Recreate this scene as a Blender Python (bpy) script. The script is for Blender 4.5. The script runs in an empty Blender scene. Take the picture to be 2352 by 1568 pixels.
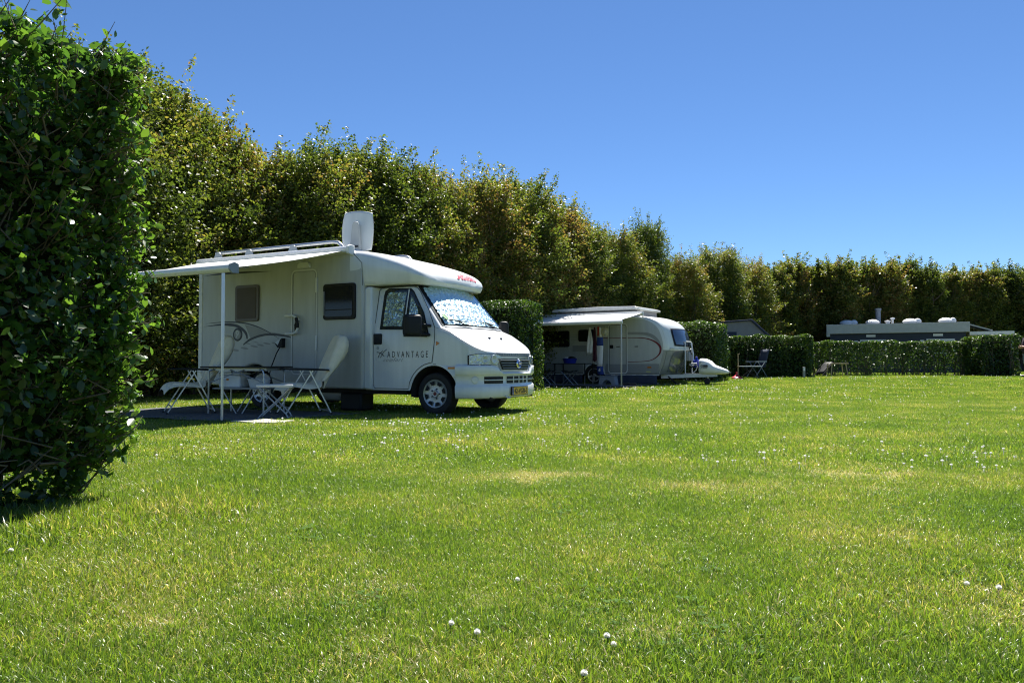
import bpy, bmesh, math, random
import numpy as np
from mathutils import Vector, Matrix

R = math.radians
rng = np.random.default_rng(7)
random.seed(7)
scene = bpy.context.scene
COL = scene.collection

# ------------------------------------------------------------------ camera
FPX = 1750.0 / 2352.0
CAM_H = 0.80
PITCH = math.atan((832.5 - 784.0) / 1750.0)
cam_d = bpy.data.cameras.new('camera')
cam = bpy.data.objects.new('camera', cam_d); COL.objects.link(cam)
cam_d.sensor_width = 36.0; cam_d.lens = 36.0 * FPX
cam_d.clip_start = 0.05; cam_d.clip_end = 3000.0
cam.location = (0, 0, CAM_H); cam.rotation_euler = (math.pi / 2 + PITCH, 0, 0)
scene.camera = cam

# ------------------------------------------------------------------ sky, sun, exposure
SUN_AZ, SUN_EL = R(18), R(57)          # azimuth measured from +Y towards +X
SUN_DIR = Vector((math.sin(SUN_AZ) * math.cos(SUN_EL), math.cos(SUN_AZ) * math.cos(SUN_EL), math.sin(SUN_EL)))
world = bpy.data.worlds.new('World'); scene.world = world; world.use_nodes = True
wn = world.node_tree.nodes; wl = world.node_tree.links
wn.clear()
sky = wn.new('ShaderNodeTexSky'); sky.sky_type = 'NISHITA'; sky.sun_disc = False
sky.sun_elevation = SUN_EL; sky.sun_rotation = SUN_AZ
sky.altitude = 1500; sky.air_density = 1.0; sky.dust_density = 0.0; sky.ozone_density = 10.0
bg = wn.new('ShaderNodeBackground'); bg.inputs['Strength'].default_value = 0.060
wo = wn.new('ShaderNodeOutputWorld')
hsv = wn.new('ShaderNodeHueSaturation'); hsv.inputs['Saturation'].default_value = 1.02      # deep clear-air blue, the same all over
wl.new(sky.outputs[0], hsv.inputs['Color']); wl.new(hsv.outputs[0], bg.inputs[0]); wl.new(bg.outputs[0], wo.inputs[0])
sun_d = bpy.data.lights.new('sun', 'SUN'); sun_d.energy = 5.0; sun_d.angle = R(0.53); sun_d.color = (1.0, 0.955, 0.88)
sun = bpy.data.objects.new('sun', sun_d); COL.objects.link(sun)
sun.rotation_euler = SUN_DIR.to_track_quat('Z', 'Y').to_euler(); sun.location = (20, 40, 60)
scene.view_settings.view_transform = 'Standard'; scene.view_settings.look = 'None'
scene.view_settings.exposure = 1.2; scene.view_settings.gamma = 1.0
scene.view_settings.use_curve_mapping = False
scene.render.engine = 'CYCLES'
scene.cycles.use_denoising = True; scene.cycles.denoising_prefilter = 'NONE'; scene.cycles.filter_width = 1.1
scene.cycles.max_bounces = 8; scene.cycles.transparent_max_bounces = 12
scene.cycles.sample_clamp_indirect = 8.0

# ------------------------------------------------------------------ materials
def new_mat(name):
    m = bpy.data.materials.new(name); m.use_nodes = True
    nt = m.node_tree; nt.nodes.clear()
    return m, nt.nodes, nt.links

def mat(name, col, rough=0.5, metal=0.0, var=0.06, vscale=6.0, bump=0.0, bscale=60.0, spec=0.5, coat=0.0, transl=0.0, streak=False):
    """Principled with a little procedural colour wear and relief."""
    m, N, L = new_mat(name)
    out = N.new('ShaderNodeOutputMaterial'); p = N.new('ShaderNodeBsdfPrincipled')
    tc = N.new('ShaderNodeTexCoord'); nz = N.new('ShaderNodeTexNoise')
    nz.inputs['Scale'].default_value = vscale; nz.inputs['Detail'].default_value = 5
    if streak:                                    # rain streaks run down the panel
        mpg = N.new('ShaderNodeMapping'); mpg.inputs['Scale'].default_value = (5.0, 5.0, 0.7); L.new(tc.outputs['Object'], mpg.inputs['Vector']); L.new(mpg.outputs[0], nz.inputs['Vector'])
    else: L.new(tc.outputs['Object'], nz.inputs['Vector'])
    mr = N.new('ShaderNodeMapRange'); mr.inputs[1].default_value = 0.3; mr.inputs[2].default_value = 0.7
    mr.inputs[3].default_value = 1 - var; mr.inputs[4].default_value = 1 + var
    L.new(nz.outputs[0], mr.inputs[0])
    mx = N.new('ShaderNodeMix'); mx.data_type = 'RGBA'; mx.blend_type = 'MULTIPLY'; mx.inputs[0].default_value = 1
    mx.inputs[6].default_value = (*col, 1); L.new(mr.outputs[0], mx.inputs[7])
    L.new(mx.outputs[2], p.inputs['Base Color'])
    p.inputs['Roughness'].default_value = rough; p.inputs['Metallic'].default_value = metal
    p.inputs['Specular IOR Level'].default_value = spec; p.inputs['Coat Weight'].default_value = coat
    p.inputs['Coat Roughness'].default_value = 0.08
    if bump:
        n2 = N.new('ShaderNodeTexNoise'); n2.inputs['Scale'].default_value = bscale
        L.new(tc.outputs['Object'], n2.inputs['Vector'])
        b = N.new('ShaderNodeBump'); b.inputs['Strength'].default_value = bump; b.inputs['Distance'].default_value = 0.01
        L.new(n2.outputs[0], b.inputs['Height']); L.new(b.outputs[0], p.inputs['Normal'])
    if transl:
        t = N.new('ShaderNodeBsdfTranslucent'); L.new(mx.outputs[2], t.inputs[0])
        ms = N.new('ShaderNodeMixShader'); ms.inputs[0].default_value = transl
        L.new(p.outputs[0], ms.inputs[1]); L.new(t.outputs[0], ms.inputs[2]); L.new(ms.outputs[0], out.inputs[0])
    else:
        L.new(p.outputs[0], out.inputs[0])
    return m

def leaf_mat(name, cols, transl=0.4, rough=0.42, hue_by_object=0.0, nscale=0.5, spec=0.5, tboost=1.6, namp=1.5):
    """cols: list of (pos, rgb); per-leaf attribute 'tint' + large scale noise."""
    m, N, L = new_mat(name)
    out = N.new('ShaderNodeOutputMaterial'); p = N.new('ShaderNodeBsdfPrincipled')
    at = N.new('ShaderNodeAttribute'); at.attribute_name = 'tint'
    geo = N.new('ShaderNodeNewGeometry'); nz = N.new('ShaderNodeTexNoise')
    nz.inputs['Scale'].default_value = nscale; nz.inputs['Detail'].default_value = 5
    L.new(geo.outputs['Position'], nz.inputs['Vector'])
    a1 = N.new('ShaderNodeMath'); a1.operation = 'MULTIPLY_ADD'; a1.inputs[1].default_value = namp; a1.inputs[2].default_value = -namp / 2
    L.new(nz.outputs[0], a1.inputs[0])
    a2 = N.new('ShaderNodeMath'); a2.operation = 'ADD'; L.new(at.outputs['Fac'], a2.inputs[0]); L.new(a1.outputs[0], a2.inputs[1])
    src = a2
    if hue_by_object:
        oi = N.new('ShaderNodeObjectInfo')
        a3 = N.new('ShaderNodeMath'); a3.operation = 'MULTIPLY_ADD'; a3.inputs[1].default_value = hue_by_object; a3.inputs[2].default_value = -hue_by_object / 2
        L.new(oi.outputs['Random'], a3.inputs[0])
        a4 = N.new('ShaderNodeMath'); a4.operation = 'ADD'; L.new(a2.outputs[0], a4.inputs[0]); L.new(a3.outputs[0], a4.inputs[1]); src = a4
    cr = N.new('ShaderNodeValToRGB'); e = cr.color_ramp.elements
    while len(e) < len(cols): e.new(0.5)
    for i, (pp, c) in enumerate(cols): e[i].position = pp; e[i].color = (*c, 1)
    L.new(src.outputs[0], cr.inputs[0])
    L.new(cr.outputs[0], p.inputs['Base Color']); p.inputs['Roughness'].default_value = rough
    p.inputs['Specular IOR Level'].default_value = spec
    mu = N.new('ShaderNodeMix'); mu.data_type = 'RGBA'; mu.blend_type = 'MULTIPLY'; mu.inputs[0].default_value = 1
    L.new(cr.outputs[0], mu.inputs[6]); mu.inputs[7].default_value = (tboost * 1.12, tboost * 1.15, tboost * 0.55, 1)
    t = N.new('ShaderNodeBsdfTranslucent'); L.new(mu.outputs[2], t.inputs[0])
    ms = N.new('ShaderNodeMixShader'); ms.inputs[0].default_value = transl
    L.new(p.outputs[0], ms.inputs[1]); L.new(t.outputs[0], ms.inputs[2]); L.new(ms.outputs[0], out.inputs[0])
    return m

def glass_mat(name, tint=(0.85, 0.92, 0.93), rough=0.02):
    m, N, L = new_mat(name)
    out = N.new('ShaderNodeOutputMaterial'); g = N.new('ShaderNodeBsdfGlossy'); t = N.new('ShaderNodeBsdfTransparent')
    g.inputs['Roughness'].default_value = rough; t.inputs[0].default_value = (*tint, 1)
    ge = N.new('ShaderNodeNewGeometry'); dt = N.new('ShaderNodeVectorMath'); dt.operation = 'DOT_PRODUCT'
    L.new(ge.outputs['Normal'], dt.inputs[0]); L.new(ge.outputs['Incoming'], dt.inputs[1])
    ab = N.new('ShaderNodeMath'); ab.operation = 'ABSOLUTE'; L.new(dt.outputs['Value'], ab.inputs[0])
    sb = N.new('ShaderNodeMath'); sb.operation = 'SUBTRACT'; sb.inputs[0].default_value = 1.0; L.new(ab.outputs[0], sb.inputs[1])
    pw = N.new('ShaderNodeMath'); pw.operation = 'POWER'; pw.inputs[1].default_value = 5.0; L.new(sb.outputs[0], pw.inputs[0])
    f = N.new('ShaderNodeMath'); f.operation = 'MULTIPLY_ADD'; f.inputs[1].default_value = 0.92; f.inputs[2].default_value = 0.06; L.new(pw.outputs[0], f.inputs[0])
    ms = N.new('ShaderNodeMixShader'); L.new(f.outputs[0], ms.inputs[0]); L.new(t.outputs[0], ms.inputs[1]); L.new(g.outputs[0], ms.inputs[2])
    L.new(ms.outputs[0], out.inputs[0])
    return m

def foil_mat(name, col=(0.80, 0.86, 0.88), scale=14.0, metal=0.85, rough=0.30, dist=0.03):
    m, N, L = new_mat(name)
    out = N.new('ShaderNodeOutputMaterial'); p = N.new('ShaderNodeBsdfPrincipled')
    p.inputs['Base Color'].default_value = (*col, 1); p.inputs['Metallic'].default_value = metal; p.inputs['Roughness'].default_value = rough
    tc = N.new('ShaderNodeTexCoord'); v = N.new('ShaderNodeTexNoise'); v.inputs['Scale'].default_value = scale
    v.inputs['Detail'].default_value = 3; v.inputs['Distortion'].default_value = 1.2
    L.new(tc.outputs['Object'], v.inputs['Vector'])
    b = N.new('ShaderNodeBump'); b.inputs['Strength'].default_value = 1.0; b.inputs['Distance'].default_value = dist
    L.new(v.outputs[0], b.inputs['Height']); L.new(b.outputs[0], p.inputs['Normal'])
    L.new(p.outputs[0], out.inputs[0])
    return m

M = {}
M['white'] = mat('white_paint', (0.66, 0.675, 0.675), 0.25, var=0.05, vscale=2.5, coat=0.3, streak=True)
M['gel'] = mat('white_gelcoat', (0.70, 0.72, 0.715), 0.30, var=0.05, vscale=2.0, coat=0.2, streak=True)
M['cvside_shaded'] = mat('caravan_flank_shaded', (0.44, 0.455, 0.45), 0.40, var=0.06, vscale=1.6, streak=True)  # white caravan flanks darkened: their shade is put into the colour
M['side'] = mat('habitation_panel_shaded', (0.46, 0.475, 0.47), 0.42, var=0.09, vscale=1.6, bump=0.05, bscale=300, streak=True)  # white panels toned down so the shaded side's darkness sits in the paint
M['trim'] = mat('white_trim', (0.68, 0.69, 0.68), 0.4)
M['seam'] = mat('dark_seam', (0.03, 0.035, 0.04), 0.6)
M['black'] = mat('black_plastic', (0.011, 0.012, 0.014), 0.55, var=0.15, spec=0.3)
M['rubber'] = mat('tyre_rubber', (0.018, 0.018, 0.019), 0.75, var=0.25, vscale=20, bump=0.4, bscale=90)
M['under'] = mat('underbody', (0.02, 0.02, 0.022), 0.85, var=0.3)
M['alu'] = mat('aluminium_tube', (0.50, 0.51, 0.53), 0.34, 0.85, var=0.05)
M['alu_dull'] = mat('dull_aluminium', (0.45, 0.46, 0.47), 0.45, 0.6)
M['chrome'] = mat('chrome', (0.82, 0.83, 0.84), 0.1, 1.0, var=0.02)
M['wheelsilver'] = mat('wheel_silver', (0.50, 0.51, 0.52), 0.35, 0.55)
M['darkglass'] = mat('dark_window', (0.010, 0.011, 0.012), 0.10, spec=0.35, var=0.1)
M['brownglass'] = mat('brown_window_blind', (0.085, 0.066, 0.050), 0.45, spec=0.25)
M['glass'] = glass_mat('clear_glass')
M['foil'] = foil_mat('silver_foil', (0.74, 0.86, 0.90), 16.0, metal=.55, rough=.36)
M['foil2'] = foil_mat('silver_foil_side', (0.72, 0.78, 0.76), 9.0, metal=.95, rough=.22, dist=.12)
M['orange'] = mat('orange_lens', (0.55, 0.17, 0.02), 0.2)
M['red'] = mat('red_print', (0.62, 0.06, 0.09), 0.4)
M['decal_dark'] = mat('dark_decal', (0.02, 0.023, 0.033), 0.4)
M['decal_grey'] = mat('grey_decal', (0.26, 0.265, 0.26), 0.4)
M['decal_lgrey'] = mat('light_grey_decal', (0.47, 0.48, 0.48), 0.4)
M['plate'] = mat('yellow_plate', (0.78, 0.46, 0.03), 0.4)
M['eublue'] = mat('blue_plate_strip', (0.03, 0.07, 0.30), 0.4)
M['band'] = mat('grey_blue_band', (0.16, 0.19, 0.26), 0.35)
M['fabric'] = mat('awning_fabric', (0.74, 0.74, 0.72), 0.8, var=0.05, vscale=1.2, transl=0.03)
M['towel'] = mat('cream_towel', (0.80, 0.74, 0.58), 0.95, var=0.08, vscale=8, bump=0.5, bscale=260)
M['greyfab'] = mat('grey_mesh_fabric', (0.20, 0.21, 0.22), 0.9)
M['sunlit_mat_patch'] = mat('pale_sunlit_mat', (0.55, 0.52, 0.46), 0.95, var=0.15, vscale=20, bump=0.6, bscale=250)  # sunlight on the mat's corner as a paler colour than the darkened groundsheet
M['mat_ground'] = mat('groundsheet_weave', (0.11, 0.115, 0.12), 0.9, var=0.12, vscale=9, bump=0.4, bscale=200)
M['plastic_white'] = mat('white_plastic', (0.72, 0.73, 0.73), 0.4)
M['plastic_grey'] = mat('grey_plastic', (0.22, 0.25, 0.29), 0.5)
M['plastic_blue'] = mat('blue_plastic', (0.012, 0.03, 0.32), 0.4)
M['cargrey'] = mat('caravan_grey', (0.27, 0.28, 0.29), 0.3, var=0.04, coat=0.3)
M['cardark'] = mat('caravan_locker_grey', (0.16, 0.17, 0.18), 0.12, var=0.04, spec=0.8, coat=0.5)
M['darkred'] = mat('dark_red_stripe', (0.16, 0.012, 0.02), 0.4)
M['skirt'] = mat('navy_skirt_fabric', (0.035, 0.045, 0.075), 0.9, bump=0.3, bscale=40)
M['navy'] = mat('navy_wall_boards', (0.018, 0.028, 0.05), 0.6)
M['fascia'] = mat('grey_fascia', (0.42, 0.44, 0.43), 0.5)
M['bark'] = mat('bark', (0.085, 0.07, 0.052), 0.9, var=0.35, vscale=9, bump=0.9, bscale=35)
M['twig'] = mat('twig_wood', (0.11, 0.09, 0.06), 0.85, var=0.3, vscale=20)
M['core'] = mat('hedge_light_block', (0.016, 0.020, 0.009), 1.0, var=0.4, vscale=8, bump=1.0, bscale=14, spec=0.1)
M['wood'] = mat('pale_wood', (0.42, 0.33, 0.20), 0.7, var=0.15)
M['canvas'] = mat('grey_canvas', (0.26, 0.25, 0.25), 0.9)
M['skin'] = mat('skin', (0.50, 0.29, 0.20), 0.6)
M['shirt'] = mat('dark_shirt', (0.035, 0.025, 0.035), 0.9)
M['shorts'] = mat('grey_blue_shorts', (0.16, 0.20, 0.24), 0.9)
M['shoe'] = mat('dark_shoes', (0.02, 0.018, 0.02), 0.7)
M['paving'] = mat('pale_paving', (0.50, 0.47, 0.43), 0.8, var=0.1)
M['maroon'] = mat('maroon_cloth', (0.05, 0.010, 0.022), 0.95)
M['flagred'] = mat('red_cloth', (0.30, 0.02, 0.012), 0.9)
M['flagwhite'] = mat('white_cloth', (0.66, 0.65, 0.68), 0.9)
M['flagblue'] = mat('blue_cloth', (0.02, 0.045, 0.22), 0.9)
M['sand'] = mat('beige_cap_cloth', (0.42, 0.40, 0.32), 0.9)
M['tree1'] = leaf_mat('tree_leaf', [(0.0, (0.045, 0.070, 0.014)), (0.35, (0.085, 0.118, 0.022)), (0.66, (0.135, 0.150, 0.032)), (0.92, (0.185, 0.150, 0.042)), (1.12, (0.20, 0.120, 0.052))], 0.42, hue_by_object=0.45, nscale=0.45, tboost=1.9, spec=0.35)
M['hedge'] = leaf_mat('hedge_leaf', [(0.0, (0.022, 0.050, 0.010)), (0.5, (0.045, 0.090, 0.015)), (1.0, (0.10, 0.15, 0.025))], 0.34, nscale=0.7)
M['privet'] = leaf_mat('privet_leaf', [(0.0, (0.020, 0.050, 0.014)), (0.5, (0.040, 0.090, 0.018)), (1.0, (0.085, 0.15, 0.025))], 0.42, rough=0.30, nscale=1.4, tboost=2.3)
M['clover'] = leaf_mat('clover_leaf', [(0.0, (0.05, 0.11, 0.02)), (0.5, (0.085, 0.165, 0.028)), (1.0, (0.13, 0.21, 0.035))], 0.35, rough=0.7, spec=0.12, nscale=1.0)
M['grass'] = leaf_mat('grass_blade', [(0.0, (0.090, 0.160, 0.022)), (0.45, (0.150, 0.232, 0.028)), (0.75, (0.215, 0.262, 0.040)), (0.95, (0.31, 0.285, 0.085)), (1.05, (0.46, 0.385, 0.21))], 0.45, rough=0.36, nscale=0.9, spec=0.55, tboost=1.5, namp=1.9)

# ------------------------------------------------------------------ mesh helpers
def link(o, parent=None):
    COL.objects.link(o)
    if parent is not None: o.parent = parent
    return o

def thing(name, label, cat, loc=(0, 0, 0), rotz=0.0, group=None):
    o = bpy.data.objects.new(name, None); COL.objects.link(o)
    o.location = loc; o.rotation_euler = (0, 0, rotz)
    o.empty_display_size = 0.2
    return tag(o, label, cat, group)

def tag(o, label, cat, group=None):
    o['label'] = label; o['category'] = cat
    if group: o['group'] = group
    return o

def copy_tree(o, parent=None):
    c = o.copy(); COL.objects.link(c); c.parent = parent
    for ch in list(o.children): copy_tree(ch, c)
    return c

class MB:
    def __init__(s): s.v = []; s.f = []
    def add(s, vs, fs):
        n = len(s.v); s.v += [tuple(map(float, p)) for p in vs]; s.f += [tuple(i + n for i in f) for f in fs]; return s
    def box(s, a, b):
        (x0, y0, z0), (x1, y1, z1) = a, b
        return s.add([(x0,y0,z0),(x1,y0,z0),(x1,y1,z0),(x0,y1,z0),(x0,y0,z1),(x1,y0,z1),(x1,y1,z1),(x0,y1,z1)],
                     [(0,3,2,1),(4,5,6,7),(0,1,5,4),(1,2,6,5),(2,3,7,6),(3,0,4,7)])
    def tube(s, path, r, n=8, cap=True):
        P = [Vector(p) for p in path]; rs = r if isinstance(r, (list, tuple)) else [r] * len(P)
        vs = []; fs = []; up = None
        for i, p in enumerate(P):
            d = (P[min(i + 1, len(P) - 1)] - P[max(i - 1, 0)])
            d = d.normalized() if d.length > 1e-9 else Vector((0, 0, 1))
            if up is None:
                up = Vector((0, 0, 1)) if abs(d.z) < 0.9 else Vector((1, 0, 0))
            a = d.cross(up).normalized(); b = a.cross(d).normalized(); up = b
            for k in range(n):
                t = 2 * math.pi * k / n
                vs.append(p + (a * math.cos(t) + b * math.sin(t)) * rs[i])
        for i in range(len(P) - 1):
            for k in range(n):
                k2 = (k + 1) % n
                fs.append((i * n + k, i * n + k2, (i + 1) * n + k2, (i + 1) * n + k))
        if cap:
            fs.append(tuple(range(n - 1, -1, -1))); fs.append(tuple((len(P) - 1) * n + k for k in range(n)))
        return s.add(vs, fs)
    def bar(s, p, q, w, h, up=(0, 0, 1)):
        p = Vector(p); q = Vector(q); d = (q - p).normalized(); u = Vector(up)
        if abs(d.dot(u)) > 0.95: u = Vector((1, 0, 0))
        a = d.cross(u).normalized() * w / 2; b = a.cross(d).normalized() * h / 2
        vs = [p - a - b, p + a - b, p + a + b, p - a + b, q - a - b, q + a - b, q + a + b, q - a + b]
        return s.add(vs, [(0,3,2,1),(4,5,6,7),(0,1,5,4),(1,2,6,5),(2,3,7,6),(3,0,4,7)])
    def grid(s, rows):
        nr = len(rows); nc = len(rows[0]); vs = [p for r in rows for p in r]
        fs = [(i*nc+j, i*nc+j+1, (i+1)*nc+j+1, (i+1)*nc+j) for i in range(nr-1) for j in range(nc-1)]
        return s.add(vs, fs)
    def lathe(s, prof, n=32, axis='Y', c=(0, 0, 0), close=False):
        vs = []; fs = []; m = len(prof)
        for k in range(n):
            t = 2 * math.pi * k / n; ct, st = math.cos(t), math.sin(t)
            for (r, h) in prof:
                if axis == 'Y': vs.append((c[0] + r * ct, c[1] + h, c[2] + r * st))
                elif axis == 'X': vs.append((c[0] + h, c[1] + r * ct, c[2] + r * st))
                else: vs.append((c[0] + r * ct, c[1] + r * st, c[2] + h))
        mm = m if close else m - 1
        for k in range(n):
            k2 = (k + 1) % n
            for j in range(mm):
                j2 = (j + 1) % m
                fs.append((k * m + j, k2 * m + j, k2 * m + j2, k * m + j2))
        return s.add(vs, fs)
    def prism(s, poly, a, b, axis='Y'):
        n = len(poly)
        def mk(p, h):
            return (p[0], h, p[1]) if axis == 'Y' else ((h, p[0], p[1]) if axis == 'X' else (p[0], p[1], h))
        vs = [mk(p, a) for p in poly] + [mk(p, b) for p in poly]
        fs = [tuple(range(n)), tuple(range(2 * n - 1, n - 1, -1))] + [(i, i + n, (i + 1) % n + n, (i + 1) % n) for i in range(n)]
        return s.add(vs, fs)
    def build(s, name, m, parent=None, smooth=False, bevel=0.0, bseg=2, solid=0.0, angle=40, loc=None):
        me = bpy.data.meshes.new(name); me.from_pydata(s.v, [], s.f)
        bm = bmesh.new(); bm.from_mesh(me); bmesh.ops.remove_doubles(bm, verts=bm.verts, dist=1e-5)
        bmesh.ops.recalc_face_normals(bm, faces=bm.faces); bm.to_mesh(me); bm.free()
        me.materials.append(M[m] if isinstance(m, str) else m)
        o = bpy.data.objects.new(name, me); link(o, parent)
        if loc is not None: o.location = loc
        if smooth or bevel:
            me.polygons.foreach_set('use_smooth', [True] * len(me.polygons))
            try: me.set_sharp_from_angle(angle=R(angle))
            except Exception: pass
        if solid:
            md = o.modifiers.new('thickness', 'SOLIDIFY'); md.thickness = solid; md.offset = 0
        if bevel:
            md = o.modifiers.new('bevel', 'BEVEL'); md.width = bevel; md.segments = bseg; md.limit_method = 'ANGLE'; md.angle_limit = R(35)
            md.harden_normals = False
        return o

def np_mesh(name, V, F, m, parent=None, tint=None, smooth=False):
    """V (n,3) float, F (k,4) or (k,3) int -> mesh object with optional per-vertex tint."""
    me = bpy.data.meshes.new(name); nv = len(V); nf, k = F.shape
    me.vertices.add(nv); me.vertices.foreach_set('co', np.ascontiguousarray(V, dtype=np.float32).ravel())
    me.loops.add(nf * k); me.loops.foreach_set('vertex_index', np.ascontiguousarray(F, dtype=np.int32).ravel())
    me.polygons.add(nf); me.polygons.foreach_set('loop_start', np.arange(0, nf * k, k, dtype=np.int32))
    me.polygons.foreach_set('loop_total', np.full(nf, k, dtype=np.int32))
    if smooth: me.polygons.foreach_set('use_smooth', np.ones(nf, dtype=bool))
    me.update(calc_edges=True); me.validate()
    if tint is not None:
        a = me.attributes.new('tint', 'FLOAT', 'POINT'); a.data.foreach_set('value', np.ascontiguousarray(tint, dtype=np.float32))
    me.materials.append(M[m] if isinstance(m, str) else m)
    if name is None: return me
    o = bpy.data.objects.new(name, me); link(o, parent)
    return o

def rand_frames(n, updir=None, bias=0.0):
    """random orthonormal frames; normal biased towards updir (n,3)."""
    nrm = rng.normal(size=(n, 3))
    nrm /= np.linalg.norm(nrm, axis=1)[:, None]
    if updir is not None:
        nrm = nrm * (1 - bias) + updir * bias; nrm /= np.linalg.norm(nrm, axis=1)[:, None] + 1e-9
    t = rng.normal(size=(n, 3)); t -= (t * nrm).sum(1)[:, None] * nrm; t /= np.linalg.norm(t, axis=1)[:, None] + 1e-9
    b = np.cross(nrm, t)
    return t, b, nrm

def leaves_quads(P, size, aspect=0.6, updir=None, bias=0.0, jitter=0.35):
    n = len(P); t, b, nr = rand_frames(n, updir, bias)
    s = size * (1 + jitter * rng.uniform(-1, 1, n))[:, None]
    V = np.empty((n, 4, 3))
    V[:, 0] = P - t * s * 0.5; V[:, 1] = P + b * s * aspect * 0.5 + t * s * 0.05 + nr * s * 0.12
    V[:, 2] = P + t * s * 0.5; V[:, 3] = P - b * s * aspect * 0.5 + t * s * 0.05 + nr * s * 0.12
    F = np.arange(n * 4).reshape(n, 4)
    tint = np.repeat(np.clip(rng.normal(0.45, 0.22, n), 0, 1), 4)
    return V.reshape(-1, 3), F, tint

# ------------------------------------------------------------------ ground
def smooth01(t): t = np.clip(t, 0, 1); return t * t * (3 - 2 * t)
def gz(x, y):
    x = np.asarray(x, float); y = np.asarray(y, float)
    s = (x - 2) * 0.5 + (y - 22) * 0.8
    return 0.26 * smooth01(s / 13.0) + 0.012 * np.sin(x * 1.7 + 0.6) * np.sin(y * 1.3 + 1.1)
def GZ(x, y): return float(gz(x, y))

def make_ground():
    xs = np.concatenate([[-900, -300, -120], np.arange(-60, 61, 1.0), [120, 300, 900]])
    ys = np.concatenate([[-300, -100, -30], np.arange(-12, 90, 1.0), [120, 300, 1500]])
    X, Y = np.meshgrid(xs, ys); Z = gz(X, Y)
    V = np.stack([X, Y, Z], -1).reshape(-1, 3); nx = len(xs); ny = len(ys)
    i, j = np.meshgrid(np.arange(ny - 1), np.arange(nx - 1), indexing='ij'); a = (i * nx + j).ravel()
    F = np.stack([a, a + 1, a + nx + 1, a + nx], 1)
    m, N, L = new_mat('lawn_soil_and_thatch')
    out = N.new('ShaderNodeOutputMaterial'); p = N.new('ShaderNodeBsdfPrincipled'); geo = N.new('ShaderNodeNewGeometry')
    n1 = N.new('ShaderNodeTexNoise'); n1.inputs['Scale'].default_value = 0.6; n1.inputs['Detail'].default_value = 6
    n2 = N.new('ShaderNodeTexNoise'); n2.inputs['Scale'].default_value = 45; n2.inputs['Detail'].default_value = 4
    for n_ in (n1, n2): L.new(geo.outputs['Position'], n_.inputs['Vector'])
    ad = N.new('ShaderNodeMath'); ad.operation = 'MULTIPLY_ADD'; ad.inputs[1].default_value = 0.6
    L.new(n2.outputs[0], ad.inputs[0]); L.new(n1.outputs[0], ad.inputs[2])
    cr = N.new('ShaderNodeValToRGB'); e = cr.color_ramp.elements
    e[0].position = 0.45; e[0].color = (0.08, 0.11, 0.022, 1); e[1].position = 1.05; e[1].color = (0.20, 0.21, 0.06, 1)
    L.new(ad.outputs[0], cr.inputs[0]); L.new(cr.outputs[0], p.inputs['Base Color']); p.inputs['Roughness'].default_value = 0.95
    p.inputs['Specular IOR Level'].default_value = 0.1
    b = N.new('ShaderNodeBump'); b.inputs['Strength'].default_value = 0.8; b.inputs['Distance'].default_value = 0.02
    L.new(n2.outputs[0], b.inputs['Height']); L.new(b.outputs[0], p.inputs['Normal']); L.new(p.outputs[0], out.inputs[0])
    o = np_mesh('lawn_ground', V, F, m, smooth=True); o['kind'] = 'structure'
make_ground()

# ------------------------------------------------------------------ text helper
def text_mesh(txt, size=1.0, space=1.0, shear=0.0, bold=0.0, xs=1.0):
    cu = bpy.data.curves.new('lettering', 'FONT'); cu.body = txt; cu.size = size; cu.space_character = space; cu.shear = shear
    cu.offset = bold; cu.resolution_u = 3
    o = bpy.data.objects.new('lettering', cu); COL.objects.link(o)
    dg = bpy.context.evaluated_depsgraph_get(); dg.update()
    me = bpy.data.meshes.new_from_object(o.evaluated_get(dg))
    V = np.array([v.co[:] for v in me.vertices]); F = [tuple(p.vertices) for p in me.polygons]
    bpy.data.objects.remove(o); bpy.data.meshes.remove(me)
    V[:, 0] *= xs
    V[:, 0] -= V[:, 0].min()
    return V, F

def text_on(txt, fn, width, m, parent, name='lettering', height=None, **kw):
    """fn(u,v)->point; u along the line in metres, v up; width fixes the length."""
    V, F = text_mesh(txt, **kw)
    sx = width / V[:, 0].max()
    hh = V[:, 1].max()
    sy = (height / hh) if height else sx
    par = list(range(len(V)))
    def find(i):
        while par[i] != i: par[i] = par[par[i]]; i = par[i]
        return i
    for f in F:
        for k in f[1:]: par[find(k)] = find(f[0])
    groups = {}
    for f in F: groups.setdefault(find(f[0]), []).append(f)
    for fs in groups.values():
        ids = sorted({i for f in fs for i in f}); mp = {i: k for k, i in enumerate(ids)}
        MB().add([fn(V[i][0] * sx, V[i][1] * sy) for i in ids], [tuple(mp[i] for i in f) for f in fs]).build('letter', m, parent)

# ==================================================================================== MOTORHOME
MH = Vector((-1.212, 11.554, 0)); MHR = R(-28)
def mh_world(X, Y, Z=0.0):
    c, s = math.cos(MHR), math.sin(MHR)
    return Vector((MH.x + X * c - Y * s, MH.y + X * s + Y * c, Z))

motorhome = thing('motorhome', 'white motorhome with awning out and silver foil behind its windscreen', 'motorhome', MH, MHR)
mh = motorhome

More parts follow.
